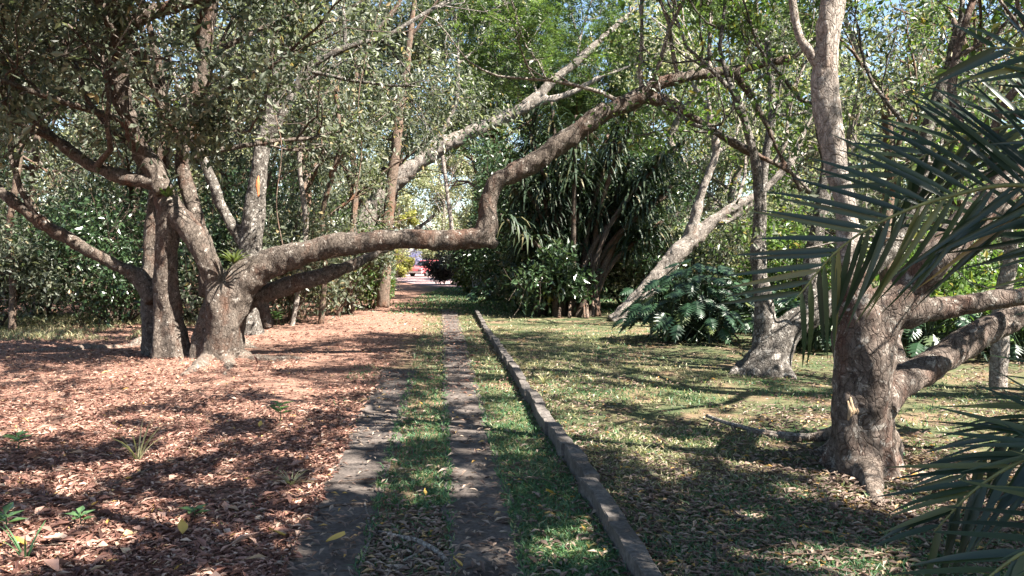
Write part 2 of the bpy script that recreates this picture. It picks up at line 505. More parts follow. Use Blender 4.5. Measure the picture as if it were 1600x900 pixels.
def in_opening(pos):
    """the gap down the track where one sees out to the sunny drive"""
    px, py = proj(pos)
    cx = 668 + (440 - py) * .05
    w = 52 + np.clip((440 - py), 0, 140) * .10
    return (pos[:, 1] < 78) & (np.abs(px - cx) < w) & (py > 240) & (py < 470)

def gap_limit(pos):
    return ~in_opening(pos)

# ------------------------------------------------------------------ ground, tracks, kerb, drive
def make_ground():
    def axis(lo, hi, fine_lo, fine_hi, fine, grow_):
        a = list(np.arange(fine_lo, fine_hi + 1e-6, fine))
        st = fine; v = fine_hi
        while v < hi:
            st *= grow_; v += st; a.append(v)
        st = fine; v = fine_lo
        while v > lo:
            st *= grow_; v -= st; a.insert(0, v)
        return np.array(a)
    xs = axis(-700, 700, -9, 8, .15, 1.25); ys = axis(-300, 900, 1, 24, .18, 1.25)
    X, Y = np.meshgrid(xs, ys)
    x, y = X.ravel(), Y.ravel()
    V = np.stack([x, y, hgt(x, y)], 1)
    w = len(xs)
    i, j = np.meshgrid(np.arange(len(ys) - 1), np.arange(w - 1), indexing='ij')
    a = (i * w + j).ravel()
    Q = np.stack([a, a + 1, a + w + 1, a + w], 1)
    m, nt, N, L = new_mat('soil')
    out = N.new('ShaderNodeOutputMaterial'); b = N.new('ShaderNodeBsdfPrincipled')
    b.inputs['Roughness'].default_value = .95; b.inputs['Specular IOR Level'].default_value = .1
    tc = N.new('ShaderNodeTexCoord'); sx = N.new('ShaderNodeSeparateXYZ'); L.new(tc.outputs['Object'], sx.inputs[0])
    mu = N.new('ShaderNodeMath'); mu.operation = 'MULTIPLY_ADD'; L.new(sx.outputs[1], mu.inputs[0]); mu.inputs[1].default_value = .092; L.new(sx.outputs[0], mu.inputs[2])
    n1 = N.new('ShaderNodeTexNoise'); n1.inputs['Scale'].default_value = .9; n1.inputs['Detail'].default_value = 6; L.new(tc.outputs['Object'], n1.inputs['Vector'])
    ad = N.new('ShaderNodeMath'); ad.operation = 'MULTIPLY_ADD'; L.new(n1.outputs[0], ad.inputs[0]); ad.inputs[1].default_value = 2.2; L.new(mu.outputs[0], ad.inputs[2])
    rl = ramp(N, [(0.0, (0, 0, 0)), (1, (1, 1, 1))])
    mr = N.new('ShaderNodeMapRange'); mr.inputs['From Min'].default_value = .1; mr.inputs['From Max'].default_value = 1.2
    L.new(ad.outputs[0], mr.inputs[0])
    n2 = N.new('ShaderNodeTexNoise'); n2.inputs['Scale'].default_value = 14; n2.inputs['Detail'].default_value = 10; n2.inputs['Roughness'].default_value = .75
    L.new(tc.outputs['Object'], n2.inputs['Vector'])
    ra = ramp(N, [(.28, (.075, .042, .032)), (.5, (.19, .11, .082)), (.72, (.32, .21, .16))]); L.new(n2.outputs[0], ra.inputs[0])
    n3 = N.new('ShaderNodeTexNoise'); n3.inputs['Scale'].default_value = 1.6; n3.inputs['Detail'].default_value = 8; L.new(tc.outputs['Object'], n3.inputs['Vector'])
    rb = ramp(N, [(.36, (.055, .075, .035)), (.52, (.095, .095, .05)), (.68, (.18, .12, .08))]); L.new(n3.outputs[0], rb.inputs[0])
    mb_ = N.new('ShaderNodeMix'); mb_.data_type = 'RGBA'; mb_.blend_type = 'MULTIPLY'; mb_.inputs[0].default_value = .8
    rc = ramp(N, [(.3, (.5, .5, .5)), (.7, (1.25, 1.25, 1.25))]); L.new(n2.outputs[0], rc.inputs[0])
    L.new(rb.outputs[0], mb_.inputs[6]); L.new(rc.outputs[0], mb_.inputs[7])
    mx = N.new('ShaderNodeMix'); mx.data_type = 'RGBA'
    L.new(mr.outputs[0], mx.inputs[0]); L.new(ra.outputs[0], mx.inputs[6]); L.new(mb_.outputs[2], mx.inputs[7])
    L.new(mx.outputs[2], b.inputs['Base Color'])
    bp = N.new('ShaderNodeBump'); bp.inputs['Strength'].default_value = .7; bp.inputs['Distance'].default_value = .03
    L.new(n2.outputs[0], bp.inputs['Height']); L.new(bp.outputs[0], b.inputs['Normal'])
    L.new(b.outputs[0], out.inputs[0])
    structure(link('ground', mesh_np('ground', V, None, Q, True), m))
make_ground()

def concrete_mat(name, col, stain):
    m, nt, N, L = new_mat(name)
    out = N.new('ShaderNodeOutputMaterial'); b = N.new('ShaderNodeBsdfPrincipled')
    b.inputs['Roughness'].default_value = .9; b.inputs['Specular IOR Level'].default_value = .2
    tc = N.new('ShaderNodeTexCoord')
    n1 = N.new('ShaderNodeTexNoise'); n1.inputs['Scale'].default_value = 2.3; n1.inputs['Detail'].default_value = 9; n1.inputs['Roughness'].default_value = .7
    n2 = N.new('ShaderNodeTexNoise'); n2.inputs['Scale'].default_value = 38; n2.inputs['Detail'].default_value = 6
    L.new(tc.outputs['Object'], n1.inputs['Vector']); L.new(tc.outputs['Object'], n2.inputs['Vector'])
    r1 = ramp(N, [(.33, stain), (.6, col)]); L.new(n1.outputs[0], r1.inputs[0])
    r2 = ramp(N, [(.3, (.55, .55, .55)), (.65, (1.15, 1.15, 1.15))]); L.new(n2.outputs[0], r2.inputs[0])
    mx = N.new('ShaderNodeMix'); mx.data_type = 'RGBA'; mx.blend_type = 'MULTIPLY'; mx.inputs[0].default_value = 1
    L.new(r1.outputs[0], mx.inputs[6]); L.new(r2.outputs[0], mx.inputs[7]); L.new(mx.outputs[2], b.inputs['Base Color'])
    bp = N.new('ShaderNodeBump'); bp.inputs['Strength'].default_value = .6; bp.inputs['Distance'].default_value = .012
    L.new(n2.outputs[0], bp.inputs['Height']); L.new(bp.outputs[0], b.inputs['Normal'])
    L.new(b.outputs[0], out.inputs[0]); return m
M['track'] = concrete_mat('track_concrete', (.125, .105, .093), (.045, .036, .032))
M['kerb'] = concrete_mat('kerb_concrete', (.135, .12, .11), (.04, .035, .031))

def slab_mesh(name, u0, u1, y0, y1, z0, z1, rng, nseg=8, rough=.012):
    """a slab following the track line, with worn, wavy edges"""
    ys = np.linspace(y0, y1, nseg)
    prof = [(u0, z0), (u0, z1 - .006), (u0 + .006, z1), ((u0 + u1) / 2, z1 + .001), (u1 - .006, z1), (u1, z1 - .006), (u1, z0)]
    V = []
    for k, y in enumerate(ys):
        e0, e1 = rng.normal(0, rough, 2)
        for i, (u, z) in enumerate(prof):
            e = e0 if i < 3 else e1 if i > 3 else 0
            V.append((u + e - .092 * y, y, z + rng.normal(0, .0025)))
    n = len(prof); Q = []
    for k in range(nseg - 1):
        for i in range(n - 1):
            Q.append((k * n + i, k * n + i + 1, (k + 1) * n + i + 1, (k + 1) * n + i))
    T = []
    for i in range(1, n - 1):
        T.append((0, i + 1, i)); b = (nseg - 1) * n; T.append((b, b + i, b + i + 1))
    return mesh_np(name, V, T, Q)

def make_tracks():
    rng = np.random.default_rng(21)
    for u0, u1, yend in ((-.83, -.385, 11.0), (.026, .46, 24.0)):
        root = bpy.data.objects.new('concrete_track', None); COL.objects.link(root); structure(root)
        root['label'] = ('left' if u0 < 0 else 'right') + '-hand worn concrete wheel track of the drive'
        y = .6
        while y < yend:
            ln = rng.uniform(2.0, 2.7)
            link('slab', slab_mesh('slab', u0, u1, y, min(y + ln - .035, yend), -.08, .022 + rng.normal(0, .007), rng, 16, .02), M['track'], root)
            y += ln
    root = bpy.data.objects.new('kerb', None); COL.objects.link(root); structure(root)
    root['label'] = 'low concrete kerb running beside the right-hand wheel track'
    y = .8
    while y < 22.6:
        ln = rng.uniform(.82, .98)
        s = rng.normal(0, .014)
        link('kerb_stone', slab_mesh('kerb_stone', .955 + s, 1.06 + s, y, y + ln - .03, -.1, .115 + rng.normal(0, .012), rng, 6, .006), M['kerb'], root)
        y += ln
    # the sunny brick drive that the tracks run out to
    m, nt, N, L = new_mat('brick_paving')
    out = N.new('ShaderNodeOutputMaterial'); b = N.new('ShaderNodeBsdfPrincipled'); b.inputs['Roughness'].default_value = .85
    tc = N.new('ShaderNodeTexCoord'); br = N.new('ShaderNodeTexBrick')
    br.inputs['Scale'].default_value = 4.5; br.inputs['Color1'].default_value = (.30, .17, .16, 1); br.inputs['Color2'].default_value = (.22, .14, .15, 1)
    br.inputs['Mortar'].default_value = (.35, .3, .28, 1)
    L.new(tc.outputs['Object'], br.inputs['Vector']); L.new(br.outputs[0], b.inputs['Base Color']); L.new(b.outputs[0], out.inputs[0])
    outline = [(-4.2, 44), (-2.6, 43.5), (-.9, 45), (.6, 49), (1.6, 54), (2.4, 62), (3, 80), (-16, 80), (-15, 66), (-11, 60), (-8.2, 56), (-6.6, 50)]
    bz = []
    for i in range(len(outline)):
        bz.append((outline[i][0], outline[i][1], hg(*outline[i]) + .03))
    V = np.array(bz); c = V.mean(0)
    V = np.vstack([V, V * np.array((1, 1, 0)) + np.array((0, 0, -.2)), c])
    n = len(outline)
    T = [(2 * n, i, (i + 1) % n) for i in range(n)]
    Q = [(i, n + i, n + (i + 1) % n, (i + 1) % n) for i in range(n)]
    V[:n, 2] = .06; V[2 * n, 2] = .06
    structure(link('paved_drive', mesh_np('paved_drive', V, T, Q), m))
make_tracks()

# ------------------------------------------------------------------ grass and litter (uncountable)
def blades(rng, x, y, z, h, w, lean=.5):
    n = len(x)
    p = np.stack([x, y, z - .01], 1)
    a = rng.uniform(0, 2 * np.pi, n)
    s = np.stack([np.cos(a), np.sin(a), np.zeros(n)], 1)
    l = np.stack([rng.normal(0, lean, n), rng.normal(0, lean, n), np.ones(n)], 1)
    tip2 = l * h[:, None] * np.array((1, 1, .55)) + np.stack([rng.normal(0, .4, n), rng.normal(0, .4, n), rng.uniform(-.1, .35, n)], 1) * h[:, None]
    mid = p + l * h[:, None] * np.array((.45, .45, .5))
    V = np.stack([p - s * w[:, None] * .5, p + s * w[:, None] * .5, mid + s * w[:, None] * .4, mid - s * w[:, None] * .4, p + tip2], 1).reshape(-1, 3)
    b = np.arange(n)[:, None] * 5
    return V, np.concatenate([b + np.array([[3, 2, 4]])], 0), b + np.array([[0, 1, 2, 3]])

def sample_view(rng, n, dmin, dmax, xmargin=1.12, power=1.7):
    """ground points across the view, thicker close by"""
    t = rng.uniform(0, 1, n)
    a = 1 - power
    D = (dmin ** a + t * (dmax ** a - dmin ** a)) ** (1 / a)
    X = rng.uniform(-.67, .67, n) * xmargin * D + rng.normal(0, .2, n)
    return X, D

def on_track(u):
    return ((u > -.82) & (u < -.39)) | ((u > .03) & (u < .455))

def make_grass():
    rng = np.random.default_rng(5)
    x, y = sample_view(rng, 330000, 2.2, 24)
    u = pathu(x, y)
    dens = fbm2(x + 20, y + 20, .75, 11); fine = fbm2(x + 20, y, 3.1, 13)
    keep = np.zeros(len(x), bool); pr = rng.uniform(0, 1, len(x))
    midstrip = (u > -.45 + .05 * (fine - .5)) & (u < .075)
    keep |= midstrip & (pr < np.clip((fine - .22) * 5, 0, 1)) & ((y > 4.9) | (pr < .22))
    keep |= (u > .405) & (u < .95) & (pr < np.clip((fine - .2) * 5, .1, 1))
    keep |= (u > 1.08) & (u < 7) & (pr < np.clip((dens * .6 + fine * .4 - .40) * 6 - np.exp(-((x - 2.6) ** 2 + (y - 5.6) ** 2) / 2.5) * .8, 0.02, 1) * np.clip(1.25 - (u - 1) * .16, .15, 1))
    keep |= (u < -.83) & (u > -1.3) & (pr < np.clip((dens - .56) * 3, 0, .5))
    x, y, u = x[keep], y[keep], u[keep]
    h = rng.uniform(.025, .07, len(x)) * np.where((u > 1.08), 1.0, .95); h *= 1 + .015 * y
    w = rng.uniform(.005, .010, len(x)) * (1 + .09 * y)
    V, T, Q = blades(rng, x, y, hgt(x, y), h, w)
    dry = (fbm2(x + 3, y + 9, .6, 31) + rng.normal(0, .08, len(x)) + np.clip((y - 7) * .012, -.05, .2) + np.where(u > 1.08, .05, -.02)) > .57
    for nm, k, mt in (('short_grass', ~dry, 'grass'), ('dry_grass', dry, 'grass_dry')):
        if k.sum():
            V2, T2, Q2 = blades(rng, x[k], y[k], hgt(x[k], y[k]) + np.where(on_track(u[k]), .02, 0), h[k], w[k])
            o = stuff(link(nm, mesh_np(nm, V2, T2, Q2), M[mt]))
            tag(o, 'short green grass between the wheel tracks and beyond the kerb' if nm == 'short_grass' else 'dry straw-coloured grass among the lawn beyond the kerb', 'grass')
    # taller pale grass in the sun at the far left
    n = 18000
    x = rng.uniform(-16, -7.5, n); y = rng.uniform(15.2, 22, n)
    k = fbm2(x, y, .5, 41) + rng.normal(0, .05, n) > .45
    x, y = x[k], y[k]
    V, T, Q = blades(rng, x, y, hgt(x, y), rng.uniform(.06, .2, len(x)), rng.uniform(.012, .022, len(x)))
    tag(stuff(link('tall_grass', mesh_np('tall_grass', V, T, Q), M['grass_dry'])), 'taller pale grass in the sun behind the big many-stemmed tree', 'grass')
    # thin grass verges far off along the track
    n = 14000
    x = rng.uniform(-4, 6, n); y = rng.uniform(22.5, 46, n); u = pathu(x, y)
    k = ((u > -1.6) & (fbm2(x, y, .8, 51) > .36))
    x, y = x[k], y[k]
    V, T, Q = blades(rng, x, y, hgt(x, y), rng.uniform(.05, .12, len(x)), rng.uniform(.03, .05, len(x)))
    tag(stuff(link('verge_grass', mesh_np('verge_grass', V, T, Q), M['grass'])), 'green verge grass at the far end of the track', 'grass')
make_grass()

def make_litter():
    rng = np.random.default_rng(6)
    def lay(x, y, z, L, W, tilt=.28):
        n = len(x)
        a = rng.uniform(0, 2 * np.pi, n)
        d = np.stack([np.cos(a), np.sin(a), rng.normal(0, tilt, n)], 1)
        up = np.stack([rng.normal(0, tilt, n), rng.normal(0, tilt, n), np.ones(n)], 1)
        p = np.stack([x, y, z + rng.uniform(.004, .028, n)], 1)
        return leaves_mesh(p, d, up, L, W, .3, .48)
    # left bank: thick red-brown litter
    x, y = sample_view(rng, 340000, 2.2, 26)
    u = pathu(x, y)
    pr = rng.uniform(0, 1, len(x)); dn = fbm2(x, y, 1.1, 61)
    k = (u < -.80) & (pr < np.clip((dn - .25) * 3.4, .2, 1.0))
    k |= (u > -.80) & (u < 1.0) & (y > 9) & (pr < np.clip((y - 7.5) * .09, 0, .75) * (.3 + dn))
    x1, y1 = x[k], y[k]
    s = np.exp(rng.normal(-.2, .4, len(x1)))
    V, T = lay(x1, y1, hgt(x1, y1) + np.where(on_track(pathu(x1, y1)), .024, 0), 0.054 * s, .0165 * s * rng.uniform(.7, 1.5, len(x1)))
    tag(stuff(link('leaf_litter', mesh_np('leaf_litter', V, T), M['litter'])), 'thick red-brown dead leaf litter covering the bank beside the tracks', 'litter')
    # sparser greyer litter on tracks and lawn
    x, y = sample_view(rng, 120000, 2.2, 20)
    u = pathu(x, y); pr = rng.uniform(0, 1, len(x)); dn = fbm2(x + 7, y, .9, 71)
    z = hgt(x, y)
    tr = on_track(u)
    k = tr & (pr < np.where(y < 6.5, .03 + .14 * dn, .08 + .28 * dn))
    k |= (~tr) & (u > -.9) & (u < .93) & (pr < .05 + .12 * dn)
    k |= (u > -.38) & (u < .02) & (y < 4.9) & (pr < .8)
    k |= (u > 1.1) & (pr < np.clip((dn - .42) * 4.5 + np.exp(-((x - 2.6) ** 2 + (y - 5.6) ** 2) / 3.0) * .7, .06, .9))
    k |= (np.abs(u - 1.13) < .07) & (pr < .55 * dn + .2)          # drifts against the kerb
    k |= (u > .88) & (u < .95) & (pr < .5 * dn + .1)
    x, y, z, tr = x[k], y[k], z[k], tr[k]
    z = z + np.where(tr, .024, 0)
    s = rng.uniform(.6, 1.3, len(x))
    V, T = lay(x, y, z, .065 * s, .022 * s, .2)
    tag(stuff(link('scattered_leaves', mesh_np('scattered_leaves', V, T), M['litter_grey'])), 'dull dry leaves scattered over the tracks and the lawn', 'litter')
    # thin twigs lying about
    mb = MB()
    for i in range(220):
        x, y = sample_view(rng, 1, 3.2, 14); x, y = float(x[0]), float(y[0])
        a = rng.uniform(0, 6.28); l = rng.uniform(.08, .35)
        pts = [np.array((x + math.cos(a) * l * t + rng.normal(0, .01), y + math.sin(a) * l * t + rng.normal(0, .01), hg(x, y) + .03 + rng.uniform(0, .01))) for t in (0, .35, .7, 1)]
        mb.tube(np.array(pts), np.linspace(.004, .002, 4), sides=4, cap=False)
    tag(stuff(link('twig_litter', mb.mesh('twig_litter', True), BARK['brown'])), 'thin dry twigs scattered across the leaf litter', 'litter')
make_litter()

# ------------------------------------------------------------------ the modelled trees
def fuse(limbs, voxel, origin, mat, root, seed=0, rough=.012, freq=9.0, names=None, mats=None):
    """melt overlapping limbs into one skin, roughen it as bark, then hand each limb its own part"""
    mb = MB(); cl, cr, ci = [], [], []
    for k, lb in enumerate(limbs):
        pts, rad = catmull(lb['p'], lb['r'], max(.05, voxel * 3))
        mb.tube(pts, rad, sides=lb.get('sides', 18), lump=lb.get('lump', .10), freq=lb.get('freq', 3.2), seed=seed + k, flute=lb.get('flute'))
        open_to_sun(pts, rad, seed + k)
        cl.append(pts); cr.append(rad); ci.append(np.full(len(pts), lb.get('part', 0)))
    me = mb.mesh('tmp')
    o = bpy.data.objects.new('tmp', me); COL.objects.link(o)
    rm = o.modifiers.new('r', 'REMESH'); rm.mode = 'VOXEL'; rm.voxel_size = voxel
    sm = o.modifiers.new('s', 'SMOOTH'); sm.iterations = 2; sm.factor = .5
    dg = bpy.context.evaluated_depsgraph_get(); dg.update()
    ev = bpy.data.meshes.new_from_object(o.evaluated_get(dg))
    bpy.data.objects.remove(o)
    nv = len(ev.vertices)
    co = np.zeros(nv * 3, np.float32); ev.vertices.foreach_get('co', co); co = co.reshape(-1, 3).astype(float)
    no = np.zeros(nv * 3, np.float32); ev.vertices.foreach_get('normal', no); no = no.reshape(-1, 3)
    d = (noise3(co * np.array((freq, freq, freq * .45)), seed + 50) - .5) * 1.3 + (noise3(co * freq * np.array((2.4, 2.4, 1.2)), seed + 51) - .5) * .9 + (noise3(co * freq * .35, seed + 52) - .5) * 1.6
    co = co + no * (d * rough * 2)[:, None]
    nf = len(ev.polygons)
    lt = np.zeros(nf, np.int32); ev.polygons.foreach_get('loop_total', lt)
    ls = np.zeros(nf, np.int32); ev.polygons.foreach_get('loop_start', ls)
    vi = np.zeros(len(ev.loops), np.int32); ev.loops.foreach_get('vertex_index', vi)
    ok = lt == 4
    Q = vi[ls[ok][:, None] + np.arange(4)[None, :]]
    C = np.vstack(cl); R = np.concatenate(cr); I = np.concatenate(ci)
    fc = co[Q].mean(1)
    part = np.zeros(len(Q), int)
    for a in range(0, len(Q), 4000):
        f = fc[a:a + 4000]
        dd = np.linalg.norm(f[:, None, :] - C[None], axis=2) / (R[None] + .02)
        part[a:a + 4000] = I[np.argmin(dd, 1)]
    groups, rest = [], []
    for k in np.unique(part):
        q = Q[part == k]
        lab = np.arange(len(co))
        for _ in range(400):                                   # separate pieces of one kind become parts of their own
            m_ = lab[q].min(1); new = lab.copy()
            np.minimum.at(new, q.ravel(), np.repeat(m_, 4))
            new = new[new]
            if (new == lab).all(): break
            lab = new
        fl = lab[q[:, 0]]; ids, cnt = np.unique(fl, return_counts=True)
        big = ids[cnt > max(30, .04 * len(q))]
        if not len(big): big = ids[[np.argmax(cnt)]]
        for g_ in big: groups.append((k, q[fl == g_]))
        rest += [q[fl == g_] for g_ in ids if g_ not in big]
    for lo in rest:                                            # crumbs join the part they touch
        own = max(range(len(groups)), key=lambda g: np.isin(lo.ravel(), groups[g][1]).sum())
        if np.isin(lo.ravel(), groups[own][1]).any():
            groups[own] = (groups[own][0], np.vstack([groups[own][1], lo]))
    for k, q in groups:
        used, inv = np.unique(q, return_inverse=True)
        m2 = mesh_np(names[k], co[used] - np.asarray(origin), None, inv.reshape(-1, 4), True)
        link(names[k], m2, (mats or {}).get(k, mat), root)
    bpy.data.meshes.remove(ev)

def L_(D, spec, part=0, **k):
    """limb from (px, py, radius in px[, depth]) rows"""
    p, r = [], []
    for row in spec:
        d = row[3] if len(row) > 3 else D
        p.append(P(row[0], row[1], d)); r.append(row[2] * d / FPX)
    return dict(p=p, r=r, part=part, **k)

def grow_from(rng, starts, L, r, level, **k):
    tubes, anchors = [], []
    for p, d in starts:
        grow(rng, np.asarray(p), np.asarray(d), L * rng.uniform(.8, 1.2), r, level, tubes, anchors, **k)
    return tubes, anchors

def above_line(pts_line):
    xs = np.array([a for a, b in pts_line], float); ys = np.array([b for a, b in pts_line], float)
    def f(pos):
        px, py = proj(pos)
        return py < np.interp(px, xs, ys)
    return f

def big_left_tree():
    D = 12.6
    base = P(315, 556, D); base[2] = 0
    root = empty('spreading_tree', base, 'huge many-stemmed spreading tree whose low limb arches across the track', 'tree')
    limbs = [
        # front pair of stems meeting in an upside-down V
        L_(D, [(268, 560, 30, 12.5), (262, 500, 21, 12.5), (258, 440, 18, 12.4), (260, 380, 17, 12.3), (262, 335, 18, 12.3), (258, 305, 17, 12.4), (240, 270, 11, 12.5), (215, 240, 9, 12.6)], 0, flute=(.14, 5)),
        L_(D, [(264, 318, 19, 12.3), (290, 350, 17, 12.2), (318, 395, 18, 12.2), (336, 440, 19, 12.3), (346, 500, 22, 12.3), (340, 560, 28, 12.4)], 0),
        # pale stem behind at left
        L_(13.1, [(250, 556, 26), (240, 500, 19), (240, 430, 17), (243, 350, 14), (250, 280, 12), (258, 220, 10), (248, 130, 9), (238, 60, 8)], 0, flute=(.1, 4)),
        # central mass
        L_(12.6, [(338, 575, 46), (340, 545, 38), (344, 500, 31), (358, 462, 30), (385, 430, 26)], 0, flute=(.22, 6)),
        # great arching limb over the track
        L_(12.5, [(345, 500, 32), (365, 455, 30), (400, 425, 25), (445, 403, 21), (500, 388, 19), (560, 379, 17), (620, 374, 15), (680, 375, 15), (728, 374, 16), (752, 370, 18), (763, 350, 18), (764, 318, 14), (778, 282, 15), (830, 258, 16),
                  (865, 232, 17), (900, 205, 16), (940, 178, 15), (975, 163, 13), (1003, 150, 13)], 1, freq=4, lump=.13),
        L_(12.5, [(738, 374, 15), (766, 379, 11), (779, 383, 7)], 1, lump=.3),
        L_(12.5, [(1000, 152, 12), (1020, 135, 10), (1060, 122, 9), (1110, 115, 8), (1160, 108, 7), (1230, 92, 6)], 2),
        L_(12.5, [(1000, 150, 10), (1040, 160, 7), (1100, 195, 6), (1160, 232, 5), (1210, 255, 5), (1240, 275, 4), (1250, 300, 3)], 2),
        L_(12.5, [(1145, 112, 6), (1170, 145, 5), (1195, 190, 4.5), (1215, 235, 4), (1232, 262, 3)], 2),
        # pale twisting lower limb
        L_(12.9, [(362, 560, 22), (368, 520, 15), (380, 480, 14), (410, 458, 15), (450, 446, 14), (495, 434, 13), (540, 418, 10), (590, 395, 7, 13.4), (635, 372, 4.5, 13.8), (680, 335, 3.5, 14.2)], 3, lump=.18),
        L_(12.9, [(408, 455, 12), (412, 480, 9), (420, 512, 7)], 3),
        # upper stems
        L_(12.8, [(335, 460, 22), (322, 400, 14), (300, 320, 11), (285, 250, 10), (305, 170, 10), (318, 90, 11), (330, 0, 9), (340, -80, 8)], 0),
        L_(12.2, [(256, 300, 14), (225, 240, 14), (200, 190, 13, 11.8), (186, 120, 16, 11.6), (188, 60, 15, 11.4), (175, 0, 13, 11.2), (165, -60, 10, 11)], 0, lump=.2),
        L_(11.6, [(195, 45, 13), (230, 22, 12), (270, 10, 11), (320, -6, 9), (380, -30, 7)], 0),
        L_(12.8, [(240, 470, 14), (215, 432, 12), (165, 405, 11, 12.6), (110, 375, 11, 12.4), (60, 345, 10, 12.2), (15, 310, 9, 12), (-40, 270, 7, 12)], 4),
        L_(12.2, [(235, 285, 12), (205, 280, 11), (150, 262, 8), (90, 220, 8), (40, 175, 7), (-20, 130, 6)], 4),
    ]
    # roots snaking out over the soil
    for rows in ([(338, 540, .26), (330, 555, .21), (318, 568, .14), (304, 578, .09), (285, 587, .04)], [(350, 540, .2), (378, 556, .14), (415, 562, .09), (460, 561, .05), (500, 560, .015)],
                 [(270, 530, .18), (252, 548, .13), (222, 558, .07), (190, 563, .02)], [(262, 525, .15), (215, 537, .12), (165, 542, .10), (120, 545, .085), (60, 548, .06), (20, 550, .015)],
                 [(348, 542, .22), (354, 560, .16), (358, 574, .09), (352, 588, .03)], [(362, 540, .12), (395, 543, .07), (440, 546, .02)], [(275, 540, .16), (283, 558, .09), (278, 570, .03)]):
        pts, rr = [], []
        for px, py, r in rows:
            g = G(px, py); g[2] = hg(g[0], g[1]) - r * .30; pts.append(g); rr.append(r)
        pts[0][2] += .30
        limbs.append(dict(p=pts, r=rr, part=5, sides=12, lump=.2, freq=5))
    fuse(limbs, .030, base, BARK['big'], root, 11, .016, 7, ['trunk', 'arching_limb', 'limb_fork', 'lower_limb', 'side_limb', 'root'], {5: BARK['root']})
    # leaves
    rng = np.random.default_rng(101)
    starts = []
    for px, py, dd, d in ((215, 235, 12.5, (-.5, -.3, .5)), (238, 60, 13, (-.1, .3, 1)), (330, 0, 12.8, (.2, .2, 1)), (340, -80, 12.8, (.4, -.3, .8)),
                          (165, -60, 11, (-.3, -.4, .8)), (380, -30, 11.6, (.8, -.3, .4)), (-40, 270, 12, (-.8, .2, .3)), (60, 345, 12.2, (-.2, -.3, .8)), (-20, 130, 12.2, (-.7, 0, .6)),
                          (90, 220, 12.2, (-.2, .3, .9)), (40, 175, 12.2, (-.2, -.5, .5)), (318, 90, 12.8, (.8, .2, .5)), (305, 170, 12.8, (.9, .3, .4)), (188, 60, 11.5, (-.8, 0, .5)), (175, 0, 11.2, (.3, -.7, .6)),
                          (270, 10, 11.6, (.3, -.4, .7)), (285, 250, 12.8, (.7, .3, .5)), (248, 130, 13.1, (-.6, .4, .6)), (330, -60, 12.8, (-.6, -.3, .7)), (330, -60, 12.8, (.6, -.7, .6)), (-20, 130, 12.2, (.2, .2, 1)), (250, 200, 13.1, (.5, .4, .4))):
        starts.append((P(px, py, dd), d))
    for px, py, dd, d in ((188, 60, 11.4, (-.2, -1, .2)), (200, 190, 11.8, (-.3, -1, .3)), (285, 250, 12.8, (.3, -1, .2)), (305, 170, 12.8, (.2, -1, 0)), (318, 90, 12.8, (.3, -1, .1)), (248, 130, 13.1, (-.2, -1, .2)), (150, 262, 12.2, (0, -1, .4)), (90, 220, 12.2, (-.2, -1, .1)), (40, 175, 12.2, (.3, -1, .2)), (330, 0, 12.8, (.5, -1, -.1)), (175, 0, 11.2, (.2, -1, .0)), (380, -30, 11.6, (.6, -.6, -.2))):
        starts.append((P(px, py, dd), d))
    tubes, anchors = grow_from(rng, starts, 2.3, .055, 2, nchild=(3, 5), spread=.7)
    link('branchwork', tubes_mesh('branchwork', tubes, base), BARK['big'], root)
    lim = above_line([(-200, 420), (120, 400), (200, 300), (230, 290), (270, 280), (300, 300), (350, 340), (520, 340), (600, 330)])
    crown_part('crown', root, base, rng, anchors, M['leaf_grey'], 'leaf', 26, .17, .12, lim, .41)
    # feathery sprays at the end of the arching limb
    st2 = [(P(1240, 90, 12.5), (.8, -.2, .5)), (P(1160, 106, 12.5), (.2, -.4, .9)), (P(1060, 122, 12.5), (-.2, .2, 1)), (P(1110, 115, 12.5), (.2, .4, .8)), (P(1003, 150, 12.5), (-.5, .1, .9)), (P(975, 163, 12.5), (-.6, -.3, .7)), (P(1210, 255, 12.5), (.6, .1, .3)), (P(1020, 135, 12.5), (.1, -.6, .9))]
    tubes, anchors = grow_from(rng, st2, 2.0, .04, 2, nchild=(3, 4), spread=.65)
    link('branchwork', tubes_mesh('branchwork', tubes, base), BARK['pale'], root)
    crown_part('crown', root, base, rng, anchors, M['leaf_feather'], 'feather', 4, .16, .34, above_line([(700, 140), (1000, 140), (1100, 200), (1300, 300), (1500, 300)]))
    return base
big_left_tree()

